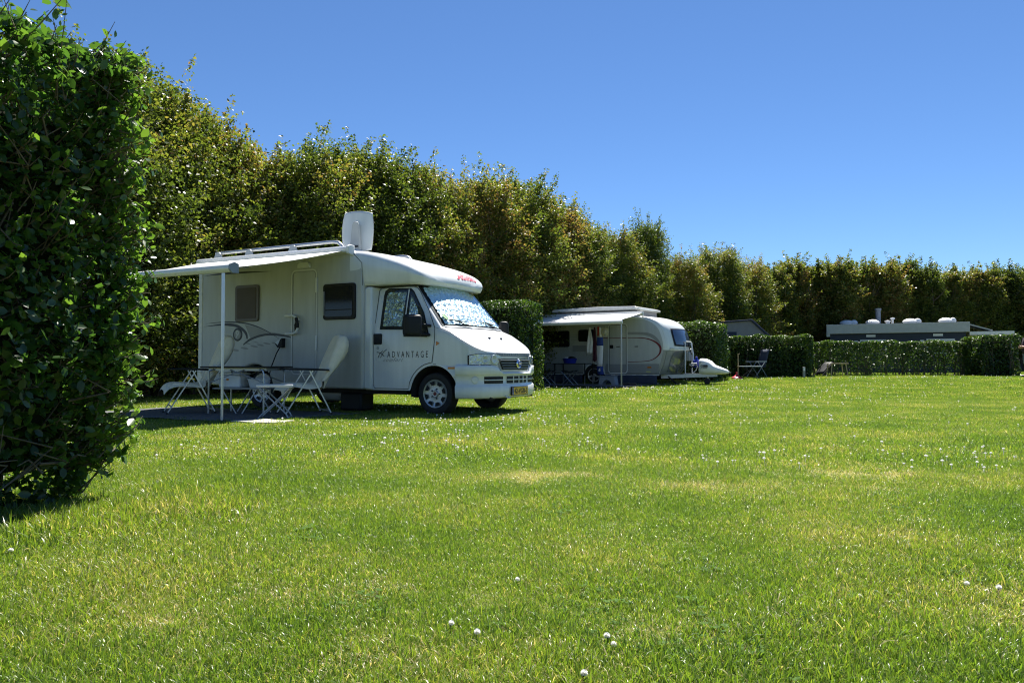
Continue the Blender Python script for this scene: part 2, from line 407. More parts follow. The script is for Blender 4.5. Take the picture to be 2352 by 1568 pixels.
WX = [-1.4, .30, .42, .52, .62, .69, .75, .80, .845, .875, .90, .915, .925]
WW = [1.0, 1.0, .995, .98, .95, .905, .83, .73, .58, .44, .29, .16, 0.0]
def w_half(X): return float(np.interp(X, WX, WW))
def frontX(yp): return float(np.interp(abs(yp), WW[::-1], WX[::-1])) if abs(yp) < 0.999 else 0.3
def tum(z): return max(0.0, z - 1.25) * 0.20
def ze(X): return float(np.interp(X, [-1.4, -.42, .13, .31, .58, .76, .85, .925], [2.0, 2.0, 1.345, 1.27, 1.105, .985, .955, .945]))
def crown(X): return float(np.interp(X, [-1.4, -.45, -.40, .10, .2, .5, .8, .925], [.03, .05, .13, .12, .06, .05, .025, .0]))
def arch_z(X, xc=0.03, r=.425, zc=.33, base=.37):
    d = abs(X - xc)
    return max(base, zc + math.sqrt(max(0, r * r - d * d))) if d < r else base
def sideY(X, z, off=0.0): return 1.0 - (w_half(X) - tum(z)) - off

def cab_shell():
    st = sorted(set(list(np.linspace(-1.26, -.42, 12)) + list(np.linspace(-.425, .48, 46)) + list(np.linspace(.48, .80, 16)) + WX[-6:]))
    rows = []
    for X in st:
        w = max(w_half(X), 0.001); zl = arch_z(X) if X < .46 else .45
        e = ze(X); c = crown(X); pts = []
        for k in range(13):
            z = zl + (e - 0.05 - zl) * k / 12; pts.append((X, -(w - tum(z)), z))
        we = w - tum(e)
        for k in range(1, 5):                       # rounded shoulder
            t = k / 4 * math.pi / 2
            rr = min(0.05, we * .5)
            pts.append((X, -(we - rr + rr * math.cos(t)), e - .05 + .05 * math.sin(t)))
        y0 = we - min(0.05, we * .5)
        for k in range(1, 9):
            y = y0 * (1 - k / 8); pts.append((X, -y, e + c * (1 - (y / max(y0, 1e-4)) ** 2)))
        pts = pts + [(p[0], -p[1], p[2]) for p in pts[-2::-1]]
        rows.append([(p[0], p[1] + 1.0, p[2]) for p in pts])
    mb = MB(); mb.grid(rows)
    mb.build('cab_body', 'white', mh, smooth=True, angle=50)
cab_shell()

def ribbon(poly, width, surf, m, name, parent, taper=None, closed=False):
    """strip along poly in (X,z) mapped by surf(X,z)->Y."""
    P = [Vector((p[0], p[1])) for p in poly]; rows = []
    n = len(P)
    for i, p in enumerate(P):
        if closed: d = P[(i + 1) % n] - P[(i - 1) % n]
        else: d = P[min(i + 1, n - 1)] - P[max(i - 1, 0)]
        d = d.normalized(); nn = Vector((-d.y, d.x)); wd = width if taper is None else taper[i]
        a = p + nn * wd / 2; b = p - nn * wd / 2
        rows.append([(a.x, surf(a.x, a.y), a.y), (b.x, surf(b.x, b.y), b.y)])
    if closed: rows.append(rows[0])
    mb = MB(); mb.grid(rows); return mb.build(name, m, parent)

def panel(poly, surf, m, name, parent):
    mb = MB(); mb.add([(p[0], surf(*p), p[1]) for p in poly], [tuple(range(len(poly)))]); return mb.build(name, m, parent)

def curve(pts, n=24):
    """Catmull-Rom through 2-D points."""
    P = [np.array(p, float) for p in pts]; P = [2 * P[0] - P[1]] + P + [2 * P[-1] - P[-2]]; out = []
    seg = len(P) - 3
    for i in range(seg):
        p0, p1, p2, p3 = P[i:i + 4]; k = max(2, n // seg)
        for t in np.linspace(0, 1, k, endpoint=(i == seg - 1)):
            out.append(tuple(0.5 * ((2 * p1) + (-p0 + p2) * t + (2 * p0 - 5 * p1 + 4 * p2 - p3) * t * t + (-p0 + 3 * p1 - 3 * p2 + p3) * t ** 3)))
    return out

def round_rect(x0, x1, z0, z1, r, n=5):
    out = []
    for cx, cz, a0 in ((x1 - r, z1 - r, 0), (x0 + r, z1 - r, 90), (x0 + r, z0 + r, 180), (x1 - r, z0 + r, 270)):
        for k in range(n + 1):
            t = R(a0 + 90 * k / n); out.append((cx + r * math.cos(t), cz + r * math.sin(t)))
    return out

cs = lambda off: (lambda X, z: sideY(X, z, off))
# cab door (near side): seam line, window, handle, mirror, print
door_poly = [(-1.10, 1.95), (-1.11, 1.2), (-1.11, .45), (-1.08, .395), (-.43, .395), (-.41, .50)] + \
            [(.03 + .47 * math.cos(R(a)), .33 + .47 * math.sin(R(a))) for a in range(160, 90, -10)] + \
            [(0.0, .80), (.03, 1.0), (.05, 1.21), (.04, 1.33), (-.10, 1.60), (-.30, 1.90), (-.37, 1.97), (-.46, 2.0), (-.95, 2.0), (-1.06, 1.99)]
ribbon(door_poly, .010, cs(.007), 'seam', 'door_seam', mh, closed=True)
near_door = panel([(p[0] * .985 - .004, p[1] * .985 + .012) for p in door_poly], cs(.0012), 'white', 'cab_door', mh)
w1 = [(-.98, 1.34), (-.545, 1.325), (-.525, 1.94), (-.90, 1.955), (-.955, 1.93), (-.975, 1.86)]
w2 = [(-.50, 1.21), (-.10, 1.21), (-.075, 1.24), (-.20, 1.56), (-.43, 1.89), (-.49, 1.935)]
panel([(-1.0, 1.32), (-.545, 1.31), (-.53, 1.20), (-.09, 1.19), (-.055, 1.23), (-.185, 1.565), (-.42, 1.91), (-.49, 1.965), (-.92, 1.98), (-.985, 1.94), (-1.0, 1.86)], cs(.005), 'black', 'window_surround', near_door)
panel([((p[0] + .755) * .84 - .755, (p[1] - 1.64) * .88 + 1.64) for p in w1], cs(.008), 'foil2', 'foil_mat', near_door)
panel([(-.47, 1.36), (-.24, 1.36), (-.30, 1.60), (-.43, 1.82), (-.465, 1.85)], cs(.008), 'foil2', 'foil_mat', near_door)
panel(w1, cs(.012), 'glass', 'side_window', near_door)
panel(w2, cs(.012), 'glass', 'quarter_window', near_door)
ribbon([(-.535, 1.20), (-.515, 1.95)], .022, cs(.016), 'white', 'window_divider', near_door)
mb = MB(); mb.prism(round_rect(-1.11, -.945, 1.085, 1.255, .02), -.012, .0); mb.build('door_handle', 'black', near_door, bevel=.004)
mb = MB(); mb.lathe([(0, -.006), (.022, -.006), (.024, 0)], 14, c=(-1.03, 0, 1.03)); mb.build('door_lock', 'alu_dull', near_door)
text_on('ADVANTAGE', lambda u, v: (-.84 + u, sideY(-.84 + u, .88 + v, .004), .88 + v), .765, 'decal_dark', near_door, height=.098, space=1.75, xs=.6)
text_on('comfort', lambda u, v: (-.915 + u, sideY(-.9 + u, .815 + v, .004), .815 + v), .38, 'decal_grey', near_door, height=.062, space=1.35, shear=.6, xs=1.1)
for a, b, c_, d in ((-1.02, .88, -.93, .985), (-.975, .875, -.85, 1.01)):
    ribbon(curve([(a, b), ((a + c_) / 2 - .01, (b + d) / 2 + .01), (c_, d)], 10), .009, cs(.004), 'decal_dark', 'logo_stroke', near_door)
ribbon(curve([(-1.045, .965), (-.97, .95), (-.90, .90)], 10), .012, cs(.004), 'decal_dark', 'logo_stroke', near_door)
panel([(.075, 1.055), (.13, 1.085), (.13, 1.10), (.078, 1.125)], cs(.010), 'orange', 'side_indicator', mh)
ribbon([(.02, .775), (.62, .768)], .010, cs(.004), 'seam', 'fender_seam', mh)
ribbon(curve([(.05, 1.335), (.30, 1.262), (.58, 1.09), (.80, .955)], 16), .005, cs(.003), 'decal_grey', 'bonnet_seam', mh)

# windscreen -------------------------------------------------------------------
def ws_pt(s, t, off):
    """s -1..1 across, t 0 base..1 top, offset along the outward normal; lies on the cab shell."""
    Xb = .225 - .10 * s * s; X = Xb + (-.425 - Xb) * t
    e = ze(X); we = w_half(X) - tum(e); y0 = we - .05; yp = s * .955 * y0
    z = e + crown(X) * (1 - min(1.0, (yp / y0) ** 2))
    if t < .08: z = max(z, 1.36 + .62 * t)
    n = Vector((.70, .26 * s, .67)).normalized()
    return (X + n.x * off, 1.0 + yp + n.y * off, z + n.z * off)
def ws_grid(s0, s1, t0, t1, ns, nt, off, amp=0.0, m='glass', name='windscreen', parent=None):
    rows = []
    for j in range(nt + 1):
        t = t0 + (t1 - t0) * j / nt; r = []
        for i in range(ns + 1):
            s = s0 + (s1 - s0) * i / ns
            d = off
            if amp:
                u = s * 11.0; v = t * 8.0
                d += amp * (abs(math.sin(math.pi * (u + v) / 2)) ** .6 * abs(math.sin(math.pi * (u - v) / 2)) ** .6) + amp * .25 * math.sin(u * 3.1 + v * 5.3) * math.sin(v * 4.7)
            r.append(ws_pt(s, t, d))
        rows.append(r)
    mb = MB(); mb.grid(rows); return mb.build(name, m, parent or mh, smooth=True, angle=80)
ws = ws_grid(-1.03, 1.03, -.03, 1.0, 28, 24, .008, m='black', name='windscreen_seal')
ws_grid(-.95, .95, .03, .88, 110, 64, .016, .016, 'foil', 'foil_mat', ws)
ws_grid(-.975, .975, 0, .985, 28, 24, .042, 0, 'glass', 'windscreen', ws)
mb = MB(); mb.grid([[ws_pt(s, .89, .035) for s in np.linspace(-.94, .94, 14)], [ws_pt(s, .975, .035) for s in np.linspace(-.93, .93, 14)]]); mb.build('shade_band', 'seam', ws)
for s0 in (-.92, .06):                                            # wipers lie near the base
    w_ = MB(); w_.tube([ws_pt(s0 + .62, -.06, .04), ws_pt(s0 + .40, .02, .052), ws_pt(s0 + .26, .10, .055)], .010, 6)
    w_.tube([ws_pt(s0, .10, .048), ws_pt(s0 + .26, .11, .050), ws_pt(s0 + .54, .06, .048)], .009, 6); w_.build('wiper', 'black', mh, smooth=True)
mb = MB(); mb.grid([[ws_pt(s, -.085, .012) for s in np.linspace(-.97, .97, 16)], [ws_pt(s, -.015, .016) for s in np.linspace(-.99, .99, 16)]]); mb.build('scuttle', 'plastic_grey', mh)
for yy in (.80, 1.18):
    mb = MB(); mb.box((.52, yy, 1.175), (.55, yy + .03, 1.20)); mb.build('washer_jet', 'black', mh)
mb = MB(); mb.lathe([(0, .0), (.06, .0), (.06, .004), (0, .004)], 16, 'X'); o = mb.build('sticker', mat('green_sticker', (.22, .36, .16), .5), ws)
q = ws_pt(-.86, .17, .040); o.location = q; o.rotation_euler = (0, R(-44), 0)

# front: headlights, grille, band, badge, bumper, plate ---------------------------
def fp(yp, z, off):
    d = (frontX(yp + .02) - frontX(yp - .02)) / .04; k = 1 / math.hypot(1, d)
    return (frontX(yp) + off * k, 1.0 + yp - d * k * off, z)
def fpatch(poly_fn, n, k, off, m, name, parent, smooth=True, solid=0.0):
    rows = []
    for j in range(k + 1):
        rows.append([fp(*poly_fn(i / n, j / k), off) for i in range(n + 1)])
    mb = MB(); mb.grid(rows); return mb.build(name, m, parent, smooth=smooth, solid=solid)
M['reflector'] = foil_mat('headlamp_reflector', (0.75, 0.77, 0.76), 22.0)
for sgn in (-1, 1):
    def hl(s, t, g=0.0):
        outer = .945 + g; inner = (.46 - .09 * (1 - t) * -1 - g) if False else (.435 + .10 * t - g)
        yy = outer + (inner - outer) * s
        top = .925 + g * .6 - .0 * s; bot = .772 - g * .6
        if s > .75: top -= (s - .75) * .12
        if s < .12: top -= (.12 - s) * .2
        return sgn * yy, bot + (top - bot) * (1 - t)
    h = fpatch(lambda s, t: hl(s, t, .010), 14, 6, .010, 'black', 'headlight', mh)
    fpatch(lambda s, t: hl(s, t, .0), 14, 6, .020, 'reflector', 'reflector', h)
    for cy, rr, tl in ((.60, .062, 14), (.77, .052, 34)):
        q = fp(sgn * cy, .848, .024)
        mb = MB(); mb.lathe([(0, -.004), (rr * .5, .0), (rr, .010), (rr + .008, .008), (rr + .010, -.002)], 18, 'X'); o = mb.build('lamp_bowl', 'wheelsilver', h, smooth=True, loc=q); o.rotation_euler = (0, 0, sgn * R(tl))
    fpatch(lambda s, t: hl(s, t, .002), 14, 6, .045, 'glass', 'lens', h)
fpatch(lambda s, t: ((-.56 + 1.12 * s) * (1 - .12 * t), .948 - .052 * t), 22, 2, .012, 'band', 'bonnet_band', mh)
text_on('ADVANTAGE', lambda u, v: fp(-.40 + u, .905 + v, .016), .50, 'decal_lgrey', mh, height=.034, space=1.6, xs=.7)
gr = fpatch(lambda s, t: ((-.55 + 1.10 * s) * (1 - .20 * t), .888 - .212 * t), 22, 5, .016, 'wheelsilver', 'grille', mh)
fpatch(lambda s, t: ((-.515 + 1.03 * s) * (1 - .18 * t), .858 - .168 * t), 22, 5, .024, 'black', 'grille_mesh', gr)
for k in range(4):
    zz = .836 - k * .040; hw = .475 - k * .02
    mb = MB(); mb.tube([fp(y, zz, .034) for y in np.linspace(-hw, hw, 15)], .006, 6); mb.build('grille_bar', 'plastic_grey', gr, smooth=True)
mb = MB(); mb.lathe([(0, .020), (.052, .016), (.060, .008), (.070, .012), (.076, .0)], 24, 'X', (.962, 1.0, .785)); bd = mb.build('badge', 'chrome', mh, smooth=True)
mb = MB(); mb.lathe([(0, .0), (.050, .0), (.052, -.008)], 24, 'X', (.986, 1.0, .785)); mb.build('badge_face', 'eublue', bd)
text_on('FIAT', lambda u, v: (.990, .958 + u, .768 + v), .084, 'chrome', bd, height=.036)

plan = []
for X in (.43, .47, .52, .57, .62, .67, .71, .75, .79, .82, .85, .875, .895, .91, .92): plan.append((X, -w_half(X)))
plan = plan + [(.925, 0.0)] + [(p[0], -p[1]) for p in plan[::-1]]
BP = []
for i, p in enumerate(plan):
    a = plan[max(i - 1, 0)]; b = plan[min(i + 1, len(plan) - 1)]
    d = Vector((b[0] - a[0], b[1] - a[1])).normalized(); BP.append((p, Vector((d.y, -d.x)) if True else None))
def bump_surface(idx, z, off):
    (p, n) = BP[idx]; return (p[0] + n.x * off, 1 + p[1] + n.y * off, z)
rows = []
for i, (p, n) in enumerate(BP):
    yp = abs(p[1]); zt = .655 + (.765 - .655) * float(smooth01((yp - .50) / .08)); r = []
    inr = float(np.clip((1.0 - yp) / .1, 0, 1))
    for (z, o_) in ((.265, -.06), (.262, .015), (.285, .040), (.34, .052), (.44, .056), (.458, .040), (.47, .026), (.60, .026), (.612, .042), (.63, .058), (zt - .03, .056), (zt - .008, .044), (zt, .005), (zt - .01, -.04)):
        z2 = min(z, zt) if z > .6 else z
        r.append((p[0] + n.x * o_, 1 + p[1] + n.y * o_, z2))
    rows.append(r)
mb = MB(); mb.grid(rows); bumper = mb.build('bumper', 'gel', mh, smooth=True, angle=60)
def bx_at(yp): return frontX(yp) + .026
def bpatch(y0, y1, z0, z1, off, m, name, parent, n=6):
    mb = MB(); mb.grid([[(bx_at(y) + off, 1 + y, z) for y in np.linspace(y0, y1, n)] for z in (z0, z1)]); return mb.build(name, m, parent)
for (y0, y1) in ((-.80, -.42), (-.33, .33), (.42, .80)):
    v = bpatch(y0, y1, .485, .59, .006, 'black', 'air_intake', bumper)
    mb = MB(); mb.tube([(bx_at(y) + .012, 1 + y, .538) for y in np.linspace(y0, y1, 8)], .008, 6); mb.build('intake_bar', 'gel', v, smooth=True)
    if abs(y0 + y1) < .01:
        for k in (-.16, 0.0, .16):
            mb = MB(); mb.bar((bx_at(k) + .012, 1 + k, .485), (bx_at(k) + .012, 1 + k, .59), .014, .012); mb.build('intake_bar', 'gel', v)
for sgn in (-1, 1):
    mb = MB(); mb.lathe([(0, .010), (.045, .008), (.052, 0)], 18, 'X', (0, 0, 0)); o = mb.build('fog_lamp_cover', 'trim', bumper, smooth=True)
    o.location = (frontX(.905) + .022, 1 + sgn * .925, .54); o.rotation_euler = (0, 0, sgn * R(48))
panel([(.13, .757), (.64, .757), (.64, .60), (.47, .60)] + [(.03 + .435 * math.cos(R(a)), .33 + .435 * math.sin(R(a))) for a in range(38, 78, 6)], cs(.020), 'gel', 'bumper_side', bumper)
panel([(.30, .705), (.42, .705), (.42, .735), (.30, .735)], cs(.028), 'orange', 'bumper_indicator', bumper)
pl = MB().box((.965, .725, .295), (.985, 1.275, .43)).build('number_plate', 'black', mh, bevel=.004)
MB().box((.985, .735, .305), (.988, 1.265, .42)).build('plate_face', 'plate', pl)
MB().box((.986, .737, .307), (.9895, .780, .418)).build('plate_strip', 'eublue', pl)
text_on('42-VGB-3', lambda u, v: (.991, .80 + u, .325 + v), .44, 'seam', pl, height=.078, bold=.012, space=1.05)
text_on('NL', lambda u, v: (.9905, .742 + u, .313 + v), .03, 'plastic_white', pl, height=.022)
MB().tube([(.93, .62, .285), (.98, .62, .262), (.99, .66, .262), (.95, .68, .28)], .012, 6).build('tow_eye', 'trim', mh, smooth=True)

# cap over the cab --------------------------------------------------------------
CAPX = [-1.50, -1.35, -1.2, -1.0, -.8, -.62, -.48, -.38, -.31, -.25, -.21, -.185, -.17]
CAPH = [2.62, 2.61, 2.585, 2.535, 2.475, 2.415, 2.36, 2.315, 2.275, 2.235, 2.195, 2.155, 2.10]
CAPW = [1.125, 1.125, 1.12, 1.105, 1.085, 1.06, 1.035, 1.01, .98, .94, .88, .80, .62]
def cap_shell():
    CX = [-1.50, -1.35, -1.2, -1.0, -.8, -.62, -.48, -.38, -.31, -.25, -.21, -.185, -.17]
    HI = [2.62, 2.61, 2.585, 2.535, 2.475, 2.415, 2.36, 2.315, 2.275, 2.235, 2.195, 2.155, 2.10]
    LO = [2.02, 2.02, 2.02, 2.02, 2.02, 2.02, 2.02, 2.015, 2.01, 2.01, 2.015, 2.03, 2.07]
    HW = [1.125, 1.125, 1.12, 1.105, 1.085, 1.06, 1.035, 1.01, .98, .94, .88, .80, .62]
    X = list(np.linspace(-1.5, -.38, 14)) + CX[8:]
    rows = []
    for x in X:
        hi, lo, hw = (float(np.interp(x, CX, a)) for a in (HI, LO, HW))
        f = float(np.interp(x, [-1.5, -1.0, -.5, -.17], [.03, .045, .07, .05]))       # side flare: narrow at the foot
        h = hi - lo; half = []
        half.append((0.0, lo + .012)); half.append((hw - .20, lo + .004)); half.append((hw - f - .03, lo)); half.append((hw - f - .005, lo + .012))
        for k in range(1, 6): half.append((hw - f * (1 - k / 5) ** 1.5, lo + .012 + (h * .55) * k / 5))
        rt = min(.12, h * .4); rw = .14
        for k in range(1, 9):
            a = k / 8 * math.pi / 2; half.append((hw - rw + rw * math.cos(a), hi - rt - .02 + rt * math.sin(a)))
        half.append((hw * .55, hi - .006)); half.append((0.0, hi))
        pts = [(x, -y, z) for y, z in half] + [(x, y, z) for y, z in half[-2::-1]]
        rows.append([(p[0], 1 + p[1], p[2]) for p in pts])
    last = rows[-1]; rows.append([(-.172, 1 + (p[1] - 1) * .6, 2.085 + (p[2] - 2.085) * .3) for p in last])
    mb = MB(); mb.grid(rows)
    n = len(rows[-1]); mb.add(rows[-1], [tuple(range(n))])
    return mb.build('overcab_cap', 'gel', mh, smooth=True, angle=50)
cap = cap_shell()

def cap_pt(yp, X, off):
    hi = float(np.interp(X, CAPX, CAPH)); h2 = float(np.interp(X - .02, CAPX, CAPH)); hw = float(np.interp(X, CAPX, CAPW))
    z = hi - float(np.interp(abs(yp), [0, hw * .55, hw - .2, hw - .1], [0, .006, .020, .045]))
    n = Vector((h2 - hi, 0, .02)).normalized()
    return (X + n.x * off, 1 + yp, z + n.z * off)
text_on('Dethleffs', lambda u, v: cap_pt(.04 + u, -.202 - v * .95 - u * .012, .010), .62, 'red', cap, height=.15, bold=.016)
ribbon([(-1.46, 2.57), (-1.255, 2.38), (-1.235, 2.02)], .010, lambda X, z: -.128, 'seam', 'cap_seam', mh)

# habitation box -----------------------------------------------------------------
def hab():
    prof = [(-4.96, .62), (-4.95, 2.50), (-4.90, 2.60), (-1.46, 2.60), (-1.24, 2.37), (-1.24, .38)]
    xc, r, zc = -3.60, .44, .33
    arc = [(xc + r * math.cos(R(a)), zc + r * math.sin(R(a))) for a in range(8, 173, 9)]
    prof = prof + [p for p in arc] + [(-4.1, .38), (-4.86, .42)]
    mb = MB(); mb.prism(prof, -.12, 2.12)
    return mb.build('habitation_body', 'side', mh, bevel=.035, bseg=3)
hb = hab()
MB().prism([(-1.26, .375), (-1.26, 1.98), (-1.20, 2.0), (-1.11, 2.0), (-1.11, .375)], -.06, 2.06).build('b_pillar_fairing', 'gel', mh, bevel=.03)
hs = lambda o_: (lambda X, z: -.12 - o_)
ribbon([(-4.9, .555), (-4.07, .555)], .014, hs(.004), 'decal_lgrey', 'skirt_crease', mh)
ribbon([(-3.13, .555), (-1.27, .545)], .014, hs(.004), 'decal_lgrey', 'skirt_crease', mh)
MB().box((-4.985, -.135, .62), (-4.89, -.10, 2.48)).build('rear_corner_trim', 'trim', mh, bevel=.012)
rb = MB().box((-5.06, -.10, .40), (-4.90, 2.10, .70)).build('rear_bumper', 'plastic_white', mh, bevel=.03)
MB().box((-5.07, -.02, .60), (-5.055, .10, .68)).build('tail_lamp', 'red', rb)
MB().box((-4.95, -.12, 1.74), (-4.925, -.128, 1.80)).build('side_reflector', 'seam', mh)
# windows on the side
def hab_window(x0, x1, z0, z1, m, frame):
    f = MB(); f.prism(round_rect(x0, x1, z0, z1, .05), -.155, -.115); f = f.build('side_window', frame, mh, bevel=.008)
    g_ = MB(); g_.prism(round_rect(x0 + .05, x1 - .05, z0 + .05, z1 - .045, .035), -.162, -.154); g_.build('pane', m, f)
    return f
hab_window(-4.04, -3.48, 1.51, 2.14, 'brownglass', mat('brown_frame', (.11, .09, .07), .4))
wf = hab_window(-2.03, -1.37, 1.49, 2.07, 'darkglass', 'black')
MB().box((-1.97, -.166, 1.64), (-1.43, -.1625, 1.655)).build('window_catch_bar', 'black', wf)
MB().tube([(-1.99, -.17, 1.56), (-1.99, -.175, 1.95)], .008, 6).build('window_strut', 'alu_dull', wf)
# entrance door
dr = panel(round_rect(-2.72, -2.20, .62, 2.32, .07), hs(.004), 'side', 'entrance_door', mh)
ribbon(round_rect(-2.73, -2.19, .61, 2.33, .08), .022, hs(.012), 'trim', 'door_frame', dr, closed=True)
ribbon(round_rect(-2.705, -2.215, .635, 2.305, .06), .010, hs(.006), 'decal_grey', 'door_gap', dr, closed=True)
for zz in (1.95, 1.0): MB().box((-2.205, -.145, zz), (-2.17, -.125, zz + .24)).build('hinge', 'trim', dr, bevel=.004)
gh = MB(); gh.tube([(-2.80, -.14, 1.575), (-2.80, -.20, 1.575), (-2.62, -.21, 1.575), (-2.55, -.21, 1.53), (-2.52, -.21, 1.43), (-2.52, -.21, 1.36), (-2.56, -.21, 1.30), (-2.63, -.21, 1.28), (-2.79, -.20, 1.28), (-2.80, -.14, 1.28)], .020, 10)
gh = gh.build('grab_rail', 'plastic_white', dr, smooth=True)
MB().tube([(-2.555, -.21, 1.54), (-2.52, -.212, 1.42), (-2.52, -.212, 1.37)], .026, 10).build('grip', 'black', gh, smooth=True)
MB().tube([(-2.585, -.145, 1.50), (-2.61, -.165, 1.42), (-2.60, -.165, 1.33)], .022, 8).build('door_latch', 'black', dr, smooth=True)
MB().prism([(-2.58, 2.36), (-2.32, 2.36), (-2.32, 2.42), (-2.37, 2.46), (-2.53, 2.46), (-2.58, 2.42)], -.17, -.12).build('porch_lamp', 'trim', mh, bevel=.008)
# decals on the flank
def decal(pts, wmax, name='stripe', m='decal_dark', t0=.15, t1=.15, off=.003):
    P = curve(pts, 40); n = len(P)
    tp = [wmax * min(1, max(t0, .05) + i / n * 3) * min(1, max(t1, .02) + (1 - i / n) * 3) for i in range(n)]
    return ribbon(P, wmax, hs(off), m, name, mh, taper=tp)
decal([(-4.80, 1.50), (-4.4, 1.515), (-4.04, 1.505), (-3.72, 1.465), (-3.36, 1.36), (-3.01, 1.20)], .022)
decal([(-4.86, 1.445), (-4.40, 1.472), (-4.09, 1.455), (-3.92, 1.40), (-3.80, 1.31), (-3.765, 1.21)], .050, t0=.03, t1=.5)
decal([(-3.86, 1.11), (-3.69, 1.20), (-3.41, 1.268), (-3.13, 1.275), (-2.81, 1.235), (-2.34, 1.11)], .038, t0=.5, t1=.05)
panel([(-3.83, 1.46), (-3.60, 1.42), (-3.30, 1.33), (-3.05, 1.30), (-3.35, 1.28), (-3.68, 1.20), (-3.73, 1.30)], hs(.002), 'decal_grey', 'swoosh', mh)
decal([(-4.85, 2.36), (-4.4, 2.375), (-3.85, 2.37), (-3.2, 2.355)], .030, t0=.05, t1=.02)
mb = MB(); mb.lathe([(0, -.004), (.105, -.004), (.115, 0)], 28, c=(-4.0, -.122, 1.29)); em = mb.build('emblem', 'decal_dark', mh)
mb = MB(); mb.lathe([(0, -.004), (.082, -.004)], 24, c=(-4.0, -.124, 1.29)); mb.build('emblem_disc', 'decal_grey', em)
ribbon(curve([(-4.03, 1.23), (-4.01, 1.27), (-3.975, 1.30), (-3.985, 1.345), (-4.02, 1.35), (-4.025, 1.31), (-3.995, 1.295)], 18), .028, hs(.0095), 'decal_lgrey', 'emblem_mark', em)
for k, (xx, zz, ww) in enumerate(((-4.06, 1.02, .20), (-3.83, 1.05, .19), (-3.60, 1.08, .18), (-3.45, 1.10, .17), (-3.30, 1.125, .17), (-3.12, 1.13, .15), (-3.75, 1.13, .14), (-3.55, 1.15, .12))):
    panel([(xx + ww / 2 * math.cos(R(a)), zz + .02 * (1 - k * .08) * math.sin(R(a)) - .012 * math.cos(R(a))) for a in range(0, 360, 24)], hs(.002), 'decal_grey', 'oval', mh)
# mains inlet, cable
inlet = MB().prism([(-3.04, 1.12), (-2.88, 1.21), (-2.88, 1.05), (-2.98, 1.05)], -.20, -.12).build('mains_inlet', 'black', mh, bevel=.004)
panel([(-3.03, 1.135), (-2.90, 1.21), (-2.965, 1.09)], hs(.085), 'trim', 'inlet_flap', inlet)
cable = MB().tube([tuple(mh_world(*p)) for p in ((-2.93, -.19, 1.06), (-2.96, -.24, .95), (-3.02, -.28, .75), (-3.10, -.31, .45), (-3.17, -.33, .20), (-3.20, -.36, .05), (-3.35, -.40, .03), (-3.8, -.2, .03))], .010, 6).build('power_cable', 'black', None, smooth=True)
tag(cable, 'thin black mains cable hanging from the motorhome flank to the ground', 'cable')
# roof: rails, brackets, vents
for yy in (.02, 1.95):
    rl = MB(); rl.tube([(-4.72, yy, 2.775), (-1.98, yy, 2.785), (-1.86, yy, 2.765), (-1.78, yy, 2.70), (-1.74, yy, 2.61)], .028, 10)
    rl = rl.build('roof_rail', 'alu', mh, smooth=True)
    for xx in (-4.62, -3.85, -2.82):
        MB().prism([(xx + .11 * math.cos(R(a)), 2.60 + .19 * math.sin(R(a))) for a in range(0, 181, 18)], yy - .05, yy - .031).build('rail_bracket', 'alu_dull', rl)
for xx in (-4.2, -3.2, -2.3): MB().box((xx, .0, 2.64), (xx + .05, 1.97, 2.67)).build('roof_crossbar', 'alu_dull', mh, bevel=.006)
MB().box((-3.3, .7, 2.6), (-2.7, 1.3, 2.70)).build('roof_vent', 'plastic_white', mh, bevel=.03)
# awning
MB().prism([(-.12, 2.545), (-.235, 2.555), (-.245, 2.62), (-.21, 2.655), (-.12, 2.66)], -4.94, -1.46, axis='X').build('awning_cassette', 'white', mh, bevel=.012)
MB().prism([(-.10, 2.50), (-.25, 2.53), (-.26, 2.64), (-.21, 2.67), (-.10, 2.67)], -1.47, -1.42, axis='X').build('cassette_end_cap', 'trim', mh, bevel=.01)
def awning_sheet(x0, x1, y0, z0, y1, z1, sag, name, parent, n=22, k=14):
    rows = []
    for j in range(k + 1):
        t = j / k
        rows.append([(x0 + (x1 - x0) * i / n, y0 + (y1 - y0) * t, z0 + (z1 - z0) * t - sag * math.sin(math.pi * t) * (0.55 + .45 * math.sin(math.pi * i / n)) - .006 * math.sin(i * 2.1) * t) for i in range(n + 1)])
    mb = MB(); mb.grid(rows); return mb.build(name, 'fabric', parent, smooth=True, solid=.003)
awning_sheet(-4.85, -1.56, -.235, 2.575, -2.42, 2.075, .05, 'awning_fabric', mh)
bar = MB().prism([(-2.42, 2.01), (-2.50, 2.0), (-2.535, 2.04), (-2.53, 2.09), (-2.47, 2.115), (-2.42, 2.10)], -4.92, -1.50, axis='X').build('awning_bar', 'white', mh, bevel=.012)
MB().prism([(-2.40, 1.99), (-2.51, 1.985), (-2.55, 2.03), (-2.545, 2.10), (-2.47, 2.13), (-2.40, 2.11)], -1.505, -1.475, axis='X').build('bar_end_cap', 'plastic_grey', bar)
for xx in (-1.70, -4.74):
    p = MB().bar((xx, -2.46, 1.0), (xx, -2.46, 2.0), .034, .028).bar((xx, -2.46, .03), (xx, -2.46, 1.02), .026, .02)
    p = p.build('awning_pole', 'alu', mh)
    MB().box((xx - .05, -2.50, .012), (xx + .05, -2.42, .035)).build('pole_foot', 'black', p)
for xx, dx in ((-1.64, -.9), (-4.76, .9)):
    MB().tube([(xx, -.22, 2.55), (xx + dx, -1.25, 2.27), (xx + dx * .05, -2.42, 2.05)], .022, 8).build('awning_arm', 'alu_dull', mh, smooth=True)
